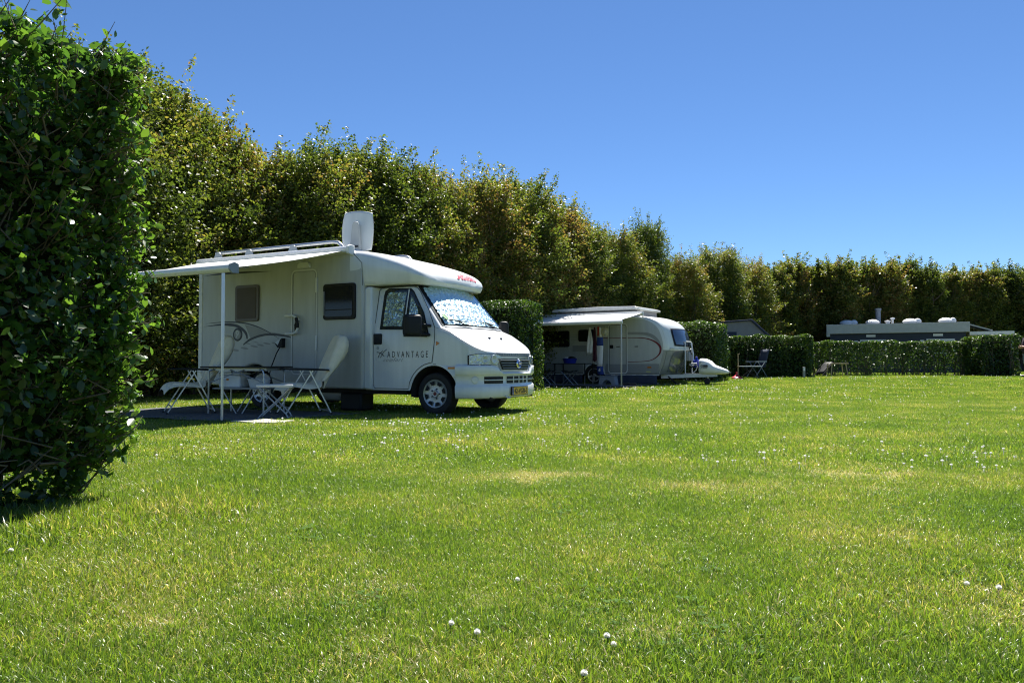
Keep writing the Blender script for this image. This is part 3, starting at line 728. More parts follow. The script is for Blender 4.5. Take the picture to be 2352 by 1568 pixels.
# underbody, tanks
MB().box((-4.6, .12, .30), (-.55, 1.9, .46)).build('chassis', 'under', mh)
MB().box((-.55, .30, .25), (.85, 1.7, .45)).build('engine_tray', 'under', mh)
mb = MB(); mb.lathe([(.0, -.30), (.12, -.29), (.17, -.2), (.17, .2), (.12, .29), (0, .30)], 18, 'X', (-2.15, .35, .33)); mb.build('waste_tank', 'decal_lgrey', mh, smooth=True)
for xc, r in ((.03, .43), (-3.6, .445)):
    for y0, y1 in ((-.06, .42), (1.58, 2.06)):
        if xc < 0: y0, y1 = (y0 + .0, y1 - .0)
        rows = [[(xc + (r - .006) * math.cos(R(a)), y, .33 + (r - .006) * math.sin(R(a))) for a in range(-8, 189, 14)] for y in (y0 + .07, y1)]
        MB().grid(rows).build('wheel_well', 'under', mh, smooth=True)
MB().box((-.42, .42, .30), (.47, 1.58, .80)).build('engine_bay', 'under', mh)

def wheel(parent, X, Y, near, r=.325, zc=.325, rim=.215, style='trim', mrim='wheelsilver'):
    """Y is the outer face; near=True -> outer face towards -Y."""
    sg = -1 if near else 1
    w_ = .20
    prof = [(rim - .005, 0.01), (rim + .01, -.004), (r - .05, -.012), (r - .015, .0), (r, .025), (r, w_ - .025), (r - .015, w_), (r - .05, w_ + .01), (rim, w_)]
    e_ = MB(); e_.lathe([(a, -sg * b) for a, b in prof], 40, 'Y', (X, Y, zc))
    for k in range(3):
        pass
    ty = e_.build('wheel', 'rubber', parent, smooth=True)
    d = MB(); d.lathe([(0, sg * .004), (.045, sg * .006), (.06, -sg * .012), (rim * .62, -sg * .018), (rim * .9, -sg * .006), (rim, sg * .004), (rim + .006, -sg * .01)], 40, 'Y', (X, Y, zc))
    rm = d.build('rim', mrim, ty, smooth=True)
    if style == 'trim':
        for k in range(8):
            a = 2 * math.pi * (k + .35) / 8
            pts = []
            for rr, da in ((.64, -.20), (.64, .20), (.90, .25), (.90, -.25)):
                pts.append((X + rim * rr * math.cos(a + da), Y + sg * .006, zc + rim * rr * math.sin(a + da)))
            mb = MB(); mb.add(pts, [(0, 1, 2, 3)]); mb.build('rim_slot', 'under', rm)
        for k in range(5):
            a = 2 * math.pi * k / 5
            mb = MB(); mb.lathe([(0, sg * .012), (.010, sg * .010), (.012, -sg * .01)], 8, 'Y', (X + .075 * math.cos(a), Y - sg * .006, zc + .075 * math.sin(a))); mb.build('wheel_bolt', 'seam', rm)
        mb = MB(); mb.lathe([(0, sg * .010), (.028, sg * .009), (.032, sg * .003)], 14, 'Y', (X, Y, zc)); mb.build('hub_badge', 'darkred', rm)
    else:
        for k in range(5):
            a = 2 * math.pi * (k + .25) / 5; pts = []
            for rr, da in ((.30, -.12), (.30, .12), (.60, .40), (.92, .42), (.92, -.42), (.60, -.40)):
                pts.append((X + rim * rr * math.cos(a + da), Y + sg * .010, zc + rim * rr * math.sin(a + da)))
            mb = MB(); mb.add(pts, [tuple(range(6))]); mb.build('rim_slot', 'under', rm)
    return ty
wheel(mh, -.01, .10, True); wheel(mh, -3.60, .06, True); wheel(mh, -.01, 1.90, False); wheel(mh, -3.60, 1.94, False)

# mirrors
for sg, y0 in ((-1, .0), (1, 2.0)):
    mm = MB(); 
    prof = round_rect(-.085, .085, 0, .335, .06)
    yo = y0 + sg * .235; xo = -.20 if sg < 0 else .02
    mm.prism(prof, -.135, .135, axis='X')
    mm = mm.build('mirror', 'black', mh, bevel=.045, bseg=4, loc=(xo, yo, 1.19)); mm.rotation_euler = (0, 0, R(62) if sg < 0 else R(-62) + math.pi)
    for zz in (1.24, 1.38): MB().tube([(xo, yo, zz), (-.04 if sg < 0 else .0, y0 - sg * .02, zz - .02)], .022, 8).build('mirror_arm', 'black', mh, smooth=True)

# satellite dish: a thing on the roof
dq = mh_world(-1.78, .36, 2.60)
dish = thing('satellite_dish', 'white rounded satellite dish standing on the motorhome roof, seen from behind', 'satellite dish', dq, R(-6))
def dish_panel():
    rows = []; n = 18
    for j in range(n + 1):
        v = -1 + 2 * j / n; r = []
        for i in range(n + 1):
            u = -1 + 2 * i / n
            # rounded-square outline by squircle mapping
            x = u * math.sqrt(max(0, 1 - .22 * v * v)); z = v * math.sqrt(max(0, 1 - .16 * u * u))
            r.append((x * .27, .05 - .055 * (u * u + v * v) / 2 * -1, .42 + z * .345))
        rows.append(r)
    mb = MB(); mb.grid(rows); return mb.build('dish_panel', 'gel', dish, smooth=True, solid=.02)
dp = dish_panel(); dp.rotation_euler = (R(-4), 0, 0)
MB().prism([(-.10, .03), (.085, .03), (.06, .50), (.045, .545), (0, .555), (-.035, .545), (-.05, .50)], -.055, .05).build('feed_arm_housing', 'decal_lgrey', dish, bevel=.012)
MB().box((-.06, -.075, .12), (.06, -.058, .15)).build('hinge_slot', 'seam', dish)
MB().lathe([(0, .0), (.20, .0), (.20, .03), (.12, .07), (0, .07)], 24, 'Z').build('turntable', 'plastic_white', dish, smooth=True)

# ==================================================================================== UNDER THE AWNING
gs = MB(); gs.grid([[(*mh_world(-4.95 + 3.85 * i / 20, -2.52 + 2.3 * j / 12)[:2], .016 + .006 * math.sin(i * 1.3 + j) + (.010 if (i in (0, 20) or j == 0) else 0)) for i in range(21)] for j in range(13)])
gs = gs.build('groundsheet', 'mat_ground', None, smooth=True, solid=.004)
tag(gs, 'grey woven groundsheet laid on the grass under the motorhome awning', 'groundsheet')

dm = MB(); dm.grid([[(*mh_world(-1.42 + .66 * i / 8, -2.56 + .46 * j / 6)[:2], .034 + .004 * math.sin(i + j)) for i in range(9)] for j in range(7)])  # separate pale sheet put in as the groundsheet's sunlit corner
dm = dm.build('sunlit_mat_patch', 'sunlit_mat_patch', None, smooth=True, solid=.012); tag(dm, 'pale sheet put in as the sunlit corner of the groundsheet under the motorhome awning', 'sunlit_mat_patch')
def camp_chair(x, y, head, label):
    """local +X = direction the sitter faces."""
    P = mh_world(x, y); t = thing('camping_chair', label, 'chair', (P.x, P.y, .018), head, 'folding camping chairs under the awning')
    for s in (-1, 1):
        yy = s * .27
        MB().bar((.36, yy, .0), (-.05, yy, .66), .026, .018).build('leg', 'alu', t)
        MB().bar((-.34, yy * 1.06, .0), (-.0, yy * 1.06, .66), .026, .018).build('leg', 'alu', t)
        MB().bar((.36, yy, .0), (.345, yy, .025), .034, .028).build('foot', 'black', t)
        MB().bar((-.34, yy * 1.06, .0), (-.325, yy * 1.06, .03), .034, .028).build('foot', 'black', t)
        MB().prism([(-.30, .655), (-.28, .685), (.05, .70), (.30, .695), (.31, .672), (.0, .668)], yy * 1.10 - .03, yy * 1.10 + .03).build('armrest', 'black', t, bevel=.008)
        MB().bar((-.18, yy * .72, .42), (-.49, yy * .72, 1.10), .024, .018).build('back_upright', 'alu', t)
        MB().bar((.28, yy * .9, .455), (-.18, yy * .9, .425), .024, .02).build('seat_rail', 'alu', t)
    MB().bar((.29, -.27, .12), (.29, .27, .12), .03, .012).build('stretcher', 'alu', t)
    MB().bar((-.30, -.28, .06), (-.30, .28, .06), .018, .018).build('stretcher', 'alu_dull', t)
    MB().grid([[(.28 - .46 * i / 6, -.24 + .48 * j / 4, .462 - .03 * i / 6 - .02 * math.sin(math.pi * i / 6)) for j in range(5)] for i in range(7)]).build('seat', 'greyfab', t, smooth=True, solid=.006)
    MB().grid([[(-.19 - .31 * i / 6, -.19 + .38 * j / 4, .44 + .66 * i / 6) for j in range(5)] for i in range(7)]).build('backrest', 'greyfab', t, smooth=True, solid=.008)
    return t, P
def drape(P, head, sd, label):
    """bath towel pulled over the chair back like a hood and laid along the seat."""
    t = thing('towel', label, 'towel', (P.x, P.y, .022), head, 'towels draped over the camping chairs')
    r = random.Random(sd); rings = []
    for (z, xf, xb, hw) in ((.50, -.185, -.235, .285), (.60, -.225, -.36, .29), (.72, -.275, -.47, .29), (.84, -.325, -.56, .295), (.95, -.375, -.615, .295), (1.05, -.42, -.635, .29), (1.13, -.455, -.625, .275), (1.185, -.485, -.60, .255), (1.212, -.51, -.575, .225), (1.22, -.535, -.55, .15)):
        ring = []; xc = (xf + xb) / 2; hx = (xf - xb) / 2
        for k in range(28):
            a = 2 * math.pi * k / 28; ca, sa = math.cos(a), math.sin(a)
            x = xc + hx * math.copysign(abs(ca) ** .75, ca); y = hw * math.copysign(abs(sa) ** .62, sa)
            back = max(0, -ca); w = .016 * math.sin(k * 2.3 + z * 9 + sd) * back + .009 * math.sin(k * 1.1 + z * 5 + sd * 2)
            zz = z - (.10 * back * (1 + math.sin(k * 1.7 + sd)) if z < .55 else 0) - .03 * abs(sa) * (z > 1.1)
            ring.append((x + w, y + w * .6, zz))
        rings.append(ring + [ring[0]])
    mb = MB(); mb.grid(rings); n = len(rings[-1]) - 1; mb.add(rings[-1][:-1], [tuple(range(n))])
    mb.build('back_fold', 'towel', t, smooth=True, angle=80)
    rows = []
    for i, (px, pz) in enumerate(((.41, .36), (.355, .462), (.22, .482), (.05, .466), (-.09, .457), (-.165, .475), (-.195, .53))):
        row = []
        for j in range(11):
            v = -1 + 2 * j / 10; lz = pz - ((.05 + .06 * r.random()) if abs(v) > .95 else (.012 if abs(v) > .75 else 0))
            row.append((px + .010 * math.sin(j * 1.9 + i), v * .30 + .012 * math.sin(i * 1.3 + sd), lz + .007 * math.sin(j * 2.7 + i * 1.3 + sd)))
        rows.append(row)
    o = MB().grid(rows).build('seat_fold', 'towel', t, smooth=True, solid=.008, angle=80)
    md = o.modifiers.new('smooth', 'SUBSURF'); md.levels = 2; md.render_levels = 2
HEAD = math.atan2(-.50, -.87)
tA, PA = camp_chair(-1.75, -.86, HEAD, 'folding camping chair nearest the cab door, aluminium legs and dark armrests')
drape(PA, HEAD, 3, 'cream towel draped over the camping chair beside the white folding stool')
tB, PB = camp_chair(-3.58, -1.44, HEAD, 'folding camping chair behind the awning pole at the far left of the table')
drape(PB, HEAD, 8, 'cream towel hanging over the camping chair behind the awning pole')

# folding table with shelf
Pt = mh_world(-2.76, -1.05)
table = thing('folding_table', 'dark topped folding camping table between the two chairs under the awning', 'table', (Pt.x, Pt.y, .018), R(-14))
MB().box((-.60, -.34, .70), (.60, .34, .725)).build('table_top', 'black', table, bevel=.006)
MB().box((-.50, -.26, .655), (.50, .26, .70)).build('table_frame', 'alu_dull', table)
for sx in (-1, 1):
    for sy in (-1, 1):
        MB().tube([(sx * .40, sy * .28, .675), (sx * .46, sy * .29, .66), (sx * .475, sy * .29, .60), (sx * .475, sy * .29, .0)], .014, 8).build('leg', 'alu', table, smooth=True)
    MB().bar((sx * .475, -.29, .12), (sx * .475, .29, .12), .014, .014).build('cross_tube', 'alu_dull', table)
for sy in (-1, 1):
    MB().tube([(-.46, sy * .27, .48), (-.1, sy * .27, .60), (.12, sy * .27, .67)], .009, 6).build('brace', 'alu_dull', table, smooth=True)
    MB().tube([(.46, sy * .27, .48), (.1, sy * .27, .60), (-.12, sy * .27, .67)], .009, 6).build('brace', 'alu_dull', table, smooth=True)
MB().box((-.44, -.25, .375), (.46, .25, .395)).build('shelf', 'decal_grey', table)
for sx in (-1, 1):
    MB().bar((sx * .30, -.20, .375), (sx * .05, -.20, .0), .016, .016).build('shelf_leg', 'alu_dull', table)
    MB().bar((sx * .05, .20, .375), (sx * .30, .20, .0), .016, .016).build('shelf_leg', 'alu_dull', table)
def tw(x, y, z):
    c, s = math.cos(R(-14)), math.sin(R(-14)); return (Pt.x + x * c - y * s, Pt.y + x * s + y * c, z + .018)
bs = MB().lathe([(0, .0), (.13, .0), (.135, .01), (.165, .125), (.178, .13), (.178, .137), (.160, .137), (.128, .014), (0, .010)], 28, 'Z').build('washing_up_bowl', 'plastic_white', None, smooth=True)
bs.location = tw(.22, -.02, .395); tag(bs, 'round white washing-up bowl on the shelf under the camping table', 'bowl')
pt = MB().lathe([(0, 0), (.115, 0), (.12, .008), (.118, .014), (.07, .006), (0, .005)], 24, 'Z').build('plate', 'flagwhite', None, smooth=True)
pt.location = tw(.24, .05, .50); pt.rotation_euler = (R(70), 0, R(8)); tag(pt, 'pale plate standing on edge in the white washing-up bowl', 'plate')
cb = thing('cool_box', 'white cool box with an orange mark on the shelf under the camping table', 'cool box', tw(-.22, .0, .395), R(-14))
MB().box((-.19, -.14, .0), (.19, .14, .19)).build('box_body', 'plastic_white', cb, bevel=.02)
MB().box((-.195, -.145, .192), (.195, .145, .235)).build('lid', 'trim', cb, bevel=.015)
MB().box((-.05, -.144, .11), (-.01, -.1405, .14)).build('mark', 'orange', cb)

# white topped folding stool in front of the chair
Ps = mh_world(-1.56, -1.62)
stool = thing('folding_stool', 'white topped folding stool with crossed tube legs in front of the camping chair', 'stool', (Ps.x, Ps.y, .018), R(8))
MB().box((-.25, -.19, .435), (.25, .19, .475)).build('stool_top', 'plastic_white', stool, bevel=.008)
for sy in (-1, 1):
    MB().tube([(-.22, sy * .17, .43), (-.18, sy * .17, .40), (.0, sy * .17, .22), (.16, sy * .17, .06), (.19, sy * .17, .0)], .011, 8).build('leg', 'alu_dull', stool, smooth=True)
    MB().tube([(.22, sy * .15, .43), (.18, sy * .15, .40), (.0, sy * .15, .22), (-.20, sy * .15, .03), (-.22, sy * .15, .0)], .011, 8).build('leg', 'alu_dull', stool, smooth=True)
MB().tube([(.19, -.17, .012), (.19, .17, .012)], .010, 6).build('foot_bar', 'alu_dull', stool)
MB().tube([(-.22, -.15, .012), (-.22, .15, .012)], .010, 6).build('foot_bar', 'alu_dull', stool)

jc = thing('water_canister', 'black plastic water canister on the ground beneath the cab door sill', 'canister', mh_world(-1.62, .22, .02), MHR)
MB().box((-.22, -.17, .0), (.22, .17, .30)).build('canister_body', 'black', jc, bevel=.04)
MB().tube([(-.12, 0, .295), (-.10, 0, .335), (.10, 0, .335), (.12, 0, .295)], .014, 8).build('handle', 'black', jc, smooth=True)
MB().lathe([(0, .03), (.035, .03), (.037, 0)], 14, 'Z', (.17, .08, .298)).build('cap', 'plastic_grey', jc)

# ==================================================================================== CARAVAN
CV = Vector((2.83, 26.22, 0.0)); CV.z = GZ(2.83, 26.2); CVR = R(-32)
caravan = thing('caravan', 'white and grey caravan with a raised roof and a red pinstripe', 'caravan', CV, CVR)
cv = caravan
def cv_world(X, Y, Z=0.0):
    c, s = math.cos(CVR), math.sin(CVR); return Vector((CV.x + X * c - Y * s, CV.y + X * s + Y * c, CV.z + Z))
cprof = curve([(2.30, .34), (2.46, .60), (2.55, .95), (2.59, 1.20), (2.56, 1.50), (2.44, 1.86), (2.28, 2.06), (2.06, 2.20), (1.72, 2.29), (.8, 2.31), (-1.0, 2.31), (-2.1, 2.27), (-2.38, 2.05), (-2.48, 1.4), (-2.46, .8), (-2.40, .34)], 75)
def cv_shell():
    rows = []; ys = [(-.0, .10), (.012, .055), (.04, .02), (.09, 0)] + [(.09 + 2.02 * i / 10, 0) for i in range(1, 10)] + [(2.11, 0), (2.16, .02), (2.188, .055), (2.2, .10)]
    for (y, ins) in ys:
        yp = (y - 1.1) / 1.1; r = []
        for (x, z) in cprof:
            bulge = .30 * (1 - yp * yp) * float(smooth01((x - 1.3) / 1.2)) * (1.0 if z > 1.15 else (.55 + .45 * max(0, (z - .85) / .3)) if z > .85 else .55)
            xx = x + bulge
            cx, cz = 0, 1.25; k = 1 - ins / 1.6
            r.append((cx + (xx - cx) * (1 - ins / 2.6), y, cz + (z - cz) * (1 - ins / 1.1)))
        rows.append(r)
    mb = MB(); mb.grid(rows)
    n = len(rows[0]); mb.add(rows[0], [tuple(range(n))]); mb.add(rows[-1], [tuple(range(n))])
    # floor
    mb.grid([[rows[i][0], rows[i][-1]] for i in range(len(rows))])
    o = mb.build('caravan_body', 'gel', cv, smooth=True, angle=45); o.data.materials.append(M['cargrey']); o.data.materials.append(M['cvside_shaded'])
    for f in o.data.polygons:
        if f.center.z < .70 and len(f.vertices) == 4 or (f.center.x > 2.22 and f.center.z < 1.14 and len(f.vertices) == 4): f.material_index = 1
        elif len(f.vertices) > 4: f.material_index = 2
    return o
cv_shell()
c0 = lambda o_: (lambda X, z: -o_)
# grey lower flank, window band, stripes, door
arc_c = [(.0 + .40 * math.cos(R(a)), .31 + .40 * math.sin(R(a))) for a in range(5, 176, 10)]
panel([(2.20, .40), (2.36, .60), (2.38, .70), (.42, .70)] + [(p[0], p[1]) for p in arc_c if p[1] > .4] + [(-.42, .70), (-2.28, .70), (-2.28, .40), (-.41, .40)] + arc_c[::-1][:1] + [(-.39, .45)] if False else [(2.20, .40), (2.34, .60), (2.36, .70), (.43, .70), (.40, .40)], c0(.003), 'cargrey', 'grey_flank', cv)
panel([(-.43, .70), (-2.26, .70), (-2.24, .40), (-.40, .40)], c0(.003), 'cargrey', 'grey_flank', cv)
ribbon([(.40, .335), (2.36, .335)], .03, c0(.012), 'trim', 'sill_rail', cv)
ribbon([(-.42, .335), (-2.36, .335)], .03, c0(.012), 'trim', 'sill_rail', cv)
ribbon(arc_c, .05, c0(.010), 'trim', 'wheel_arch_trim', cv)
panel([(-.37, .34)] + [(.37 * math.cos(R(a)), .33 + .36 * math.sin(R(a))) for a in range(178, 1, -12)] + [(.37, .34)], c0(.006), 'under', 'wheel_recess', cv)
panel(curve([(.38, 1.77), (1.6, 1.76), (2.06, 1.70), (2.33, 1.50), (2.43, 1.25), (2.38, 1.22), (2.27, 1.42), (2.02, 1.60), (1.6, 1.67), (.38, 1.68)], 60), c0(.003), 'cargrey', 'grey_stripe', cv)
red = curve([(.30, 1.585), (1.23, 1.575), (1.80, 1.555), (2.15, 1.46), (2.36, 1.30), (2.40, 1.16), (2.34, 1.0), (2.12, .84), (1.79, .78), (1.10, .76)], 60)
ribbon(red, .05, c0(.005), 'darkred', 'red_pinstripe', cv, taper=[.018 + .055 * math.exp(-((i / len(red) - .5) / .2) ** 2) for i in range(len(red))])
ribbon([(-2.30, 1.70), (-1.02, 1.70)], .012, c0(.004), 'decal_grey', 'pinstripe', cv)
for k in range(4): ribbon([(-.90, 1.70 - k * .06), (-.64, 1.70 - k * .06)], .010, c0(.004), 'decal_grey', 'pinstripe', cv)
dz = panel(round_rect(.56, 1.21, .40, 2.03, .09), c0(.006), 'cvside_shaded', 'caravan_door', cv)
panel([(.60, .43), (1.17, .43), (1.19, .69), (.58, .69)], c0(.0085), 'cargrey', 'grey_flank', dz)
ribbon(round_rect(.545, 1.225, .385, 2.045, .10), .035, c0(.014), 'trim', 'door_frame', dz, closed=True)
ribbon(round_rect(.575, 1.195, .415, 2.015, .08), .012, c0(.016), 'decal_dark', 'door_gap', dz, closed=True)
ribbon([(.56, 1.57), (1.21, 1.565)], .022, c0(.010), 'darkred', 'red_pinstripe', dz)
MB().prism(round_rect(.60, .72, 1.22, 1.34, .02), -.025, -.006).build('door_lock', 'black', dz)
for xx in (.84, 1.50): MB().box((xx, -.03, 1.265), (xx + .12, -.012, 1.29)).build('catch', 'black', cv)
def cwin(x0, x1, z0, z1):
    f = MB().prism(round_rect(x0, x1, z0, z1, .07), -.035, .002).build('side_window', 'black', cv, bevel=.008)
    MB().prism(round_rect(x0 + .03, x1 - .03, z0 + .03, z1 - .03, .05), -.045, -.034).build('pane', 'darkglass', f)
cwin(-2.05, -.95, 1.29, 1.86); cwin(-.60, .02, 1.47, 1.88)
MB().box((-.83, -.02, 1.13), (-.28, .002, 1.34)).build('fridge_vent', 'cargrey', cv, bevel=.01)
text_on('FEELING', lambda u, v: (-1.93 + u, -.006, 1.12 + v), .50, 'decal_grey', cv, height=.06, space=1.1)
panel([(1.94, .56), (2.08, .56), (2.08, .61), (1.94, .61)], c0(.010), 'orange', 'side_marker', cv)
panel([(1.90, .42), (2.05, .42), (2.05, .46), (1.90, .46)], c0(.010), mat('yellow_sticker', (.5, .5, .2), .5), 'sticker', cv)
ribbon(curve([(1.75, 2.265), (2.05, 2.17), (2.27, 2.02), (2.42, 1.83), (2.53, 1.5), (2.555, 1.2), (2.50, .85), (2.34, .38)], 40), .03, lambda X, z: .03, 'alu_dull', 'edge_rail', cv)
# front window, locker, grab handles, drawbar
def cfront(yp, z, off=0.0):
    x = float(np.interp(z, [p[1] for p in cprof[:40]][:34], [p[0] for p in cprof[:40]][:34]))
    b = .30 * (1 - (yp / 1.1) ** 2) * float(smooth01((x - 1.3) / 1.2)) * (1.0 if z > 1.15 else (.55 + .45 * max(0, (z - .85) / .3)) if z > .85 else .55)
    return (x + b + off, 1.1 + yp, z + off * .3)
def cf_patch(y0, y1, z0, z1, off, m, name, parent, n=14, k=8, rnd=True):
    rows = []
    for j in range(k + 1):
        t = -1 + 2 * j / k; r = []
        for i in range(n + 1):
            u = -1 + 2 * i / n
            uu = u * math.sqrt(1 - .10 * t * t) if rnd else u; tt = t * math.sqrt(1 - .10 * u * u) if rnd else t
            r.append(cfront((y0 + y1) / 2 + (y1 - y0) / 2 * uu, (z0 + z1) / 2 + (z1 - z0) / 2 * tt, off))
        rows.append(r)
    return MB().grid(rows).build(name, m, parent, smooth=True)
fw_ = cf_patch(-.80, .80, 1.27, 1.87, .012, 'black', 'front_window', cv)
cf_patch(-.74, .74, 1.32, 1.83, .026, mat('front_pane', (.045, .07, .13), .05, spec=1.0), 'pane', fw_)
lk = cf_patch(-.78, .78, .40, 1.12, .020, 'cardark', 'gas_locker', cv, rnd=True)
cf_patch(-1.0, 1.0, 1.13, 1.17, .05, 'white', 'front_ledge', cv, rnd=False, k=2)
cf_patch(-1.05, 1.05, .36, .44, .012, 'cargrey', 'front_skirt', cv, rnd=False, k=2)
cf_patch(-1.06, -.80, .44, 1.12, .010, 'cargrey', 'front_corner', cv, rnd=False); cf_patch(.80, 1.06, .44, 1.12, .010, 'cargrey', 'front_corner', cv, rnd=False)
for yp in (-.9, .9):
    a = cfront(yp, 1.20, .05); MB().tube([cfront(yp * .95, 1.20, .01), (a[0] + .04, a[1], a[2] - .01), cfront(yp * 1.05, 1.20, .02)], .025, 8).build('grab_handle', 'trim', cv, smooth=True)
for sg in (-1, 1):
    MB().bar((2.2, 1.1 + sg * .55, .27), (3.9, 1.1 + sg * .05, .34), .07, .12).build('drawbar', 'alu_dull', cv)
jk = MB().lathe([(0, -.04), (.085, -.04), (.10, -.02), (.10, .02), (.085, .04), (0, .04)], 20, 'Y', (3.62, 1.02, .115)).build('jockey_wheel', 'rubber', cv, smooth=True)
MB().bar((3.62, 1.10, .10), (3.62, 1.10, .62), .04, .04).build('jockey_stem', 'alu_dull', jk)
MB().bar((2.45, .55, .28), (2.75, .55, .03), .04, .04).build('corner_jack', 'under', cv)
# raised roof with canvas
MB().box((-1.62, .22, 2.30), (1.50, 1.98, 2.52)).build('roof_canvas', 'canvas', cv)
MB().prism([(-1.72, 2.52), (-1.74, 2.57), (-1.66, 2.63), (.2, 2.665), (1.45, 2.635), (1.62, 2.58), (1.60, 2.52)], .10, 2.10).build('pop_up_roof', 'white', cv, bevel=.03)
# awning
MB().prism([(-.0, 2.30), (-.10, 2.33), (-.11, 2.40), (-.08, 2.44), (.02, 2.44)], -2.2, 1.82, axis='X').build('awning_cassette', 'white', cv, bevel=.01)
awning_sheet(-2.15, 1.80, -.10, 2.38, -2.25, 2.02, .03, 'awning_fabric', cv)
MB().prism([(-2.23, 1.93), (-2.30, 1.93), (-2.32, 2.0), (-2.27, 2.045), (-2.22, 2.03)], -2.2, 2.05, axis='X').build('awning_bar', 'white', cv, bevel=.01)
for xx in (2.0, -2.1): MB().bar((xx, -2.24, .02), (xx, -2.24, 1.94), .04, .03).build('awning_pole', 'alu', cv)
wheel(cv, 0.0, -.012, True, r=.315, zc=.315, rim=.235, style='alloy')
# draught skirt
sk = MB().grid([[(.42 + 1.85 * i / 16, -.015 - .02 * math.sin(i * 1.9) - (.03 if j == 0 else 0), .02 + .31 * j / 3) for i in range(17)] for j in range(4)]).build('draught_skirt', 'skirt', cv, smooth=True, solid=.004)
MB().grid([[(-2.3 + 1.86 * i / 16, -.015 - .02 * math.sin(i * 2.1), .02 + .31 * j / 3) for i in range(17)] for j in range(4)]).build('draught_skirt', 'skirt', cv, smooth=True, solid=.004)
MB().box((-2.3, .9, .20), (2.2, 1.3, .34)).build('chassis', 'under', cv)

# white drawbar cover with print, blue bag, bike rack
hc = thing('drawbar_cover', 'white printed fabric cover over the front of the caravan drawbar', 'cover', cv_world(3.62, 1.08, .0), CVR)
def cover():
    st = [(-.22, .26, .34, .86), (-.20, .30, .33, .88), (-.05, .31, .33, .87), (.10, .29, .34, .80), (.20, .27, .35, .70), (.24, .26, .355, .665), (.42, .22, .36, .60), (.60, .16, .375, .53), (.68, .10, .39, .48), (.70, .04, .41, .45)]
    rows = []
    for (x, w_, zl, zh) in st:
        r = []
        for k in range(20):
            a = 2 * math.pi * k / 20; ca, sa = math.cos(a), math.sin(a)
            e_ = .7
            r.append((x + .01 * math.sin(k * 1.7 + x * 9), w_ * math.copysign(abs(ca) ** e_, ca), (zl + zh) / 2 + (zh - zl) / 2 * math.copysign(abs(sa) ** e_, sa)))
        rows.append(r + [r[0]])
    mb = MB(); mb.grid(rows); mb.add(rows[0][:-1], [tuple(range(20))]); mb.add(rows[-1][:-1], [tuple(range(20))])
    return mb.build('cover_cloth', 'plastic_white', hc, smooth=True, angle=70)
cover()
hy = lambda X, z: -.318
ribbon(round_rect(-.13, .10, .595, .665, .03), .012, hy, 'seam', 'logo_border', hc, closed=True)
panel(round_rect(-.05, .09, .605, .655, .008), hy, 'decal_dark', 'logo_block', hc)
ribbon(curve([(-.11, .63), (-.085, .648), (-.065, .625), (-.085, .61)], 10), .012, hy, 'seam', 'logo_mark', hc)
ribbon(curve([(-.15, .72), (-.12, .775), (-.13, .73), (-.08, .75), (-.06, .735), (.02, .74)], 20), .008, hy, 'decal_grey', 'script_mark', hc)
text_on('www.', lambda u, v: (-.14 + u, -.320, .56 + v), .08, 'seam', hc, height=.014)
ribbon([(-.055, .567), (.09, .567)], .012, hy, 'decal_dark', 'print_line', hc); ribbon([(-.14, .545), (.09, .545)], .007, hy, 'decal_grey', 'print_line', hc)
bb = MB().lathe([(0, 0), (.10, .0), (.12, .05), (.11, .22), (.05, .27), (.03, .33), (.05, .36), (0, .37)], 14, 'Z').build('blue_bag', 'plastic_blue', None, smooth=True)
bb.location = cv_world(3.22, 1.15, .58); tag(bb, 'bright blue bag tied on the drawbar behind the white cover', 'bag')
rk = thing('bicycle_rack', 'white tubular bicycle rack standing upright on the caravan drawbar', 'bicycle rack', cv_world(2.98, 1.0, .30), CVR)
MB().tube([(-.06, -.10, .03), (-.06, -.10, 1.10), (-.04, -.08, 1.14), (-.02, .35, 1.14), (0, .40, 1.10), (.0, .40, .03)], .020, 8).build('rack_hoop', 'plastic_white', rk, smooth=True)
MB().tube([(.0, .30, 1.10), (.05, .26, .95), (.12, .18, .75), (.13, .15, .45)], .022, 8).build('support_arm', 'plastic_white', rk, smooth=True)
MB().tube([(-.02, .05, 1.10), (.03, .08, .90), (.08, .12, .72)], .016, 8).build('clamp_arm', 'black', rk, smooth=True)
for yy in (-.12, .12): MB().prism([(yy - .03, .06), (yy + .03, .06), (yy + .03, .085), (yy - .03, .085)], -.10, .42, axis='X').build('wheel_rail', 'alu', rk)
MB().tube([(.12, -.05, .07), (.10, -.03, .25), (.22, .0, .36), (.30, .02, .37)], .022, 8).build('rack_foot', 'black', rk, smooth=True)
MB().tube([(.14, .05, .08), (.26, .06, .2), (.30, .06, .34)], .018, 8).build('rack_brace', 'plastic_white', rk, smooth=True)
for zz in (.36, .40): MB().tube([(.08, -.1, zz), (.34, -.1, zz + .01)], .018, 8).build('rack_brace', 'alu', rk, smooth=True)
MB().box((-.06, -.05, .50), (.06, .30, .80)).build('frame_pad', 'decal_grey', rk, bevel=.02)

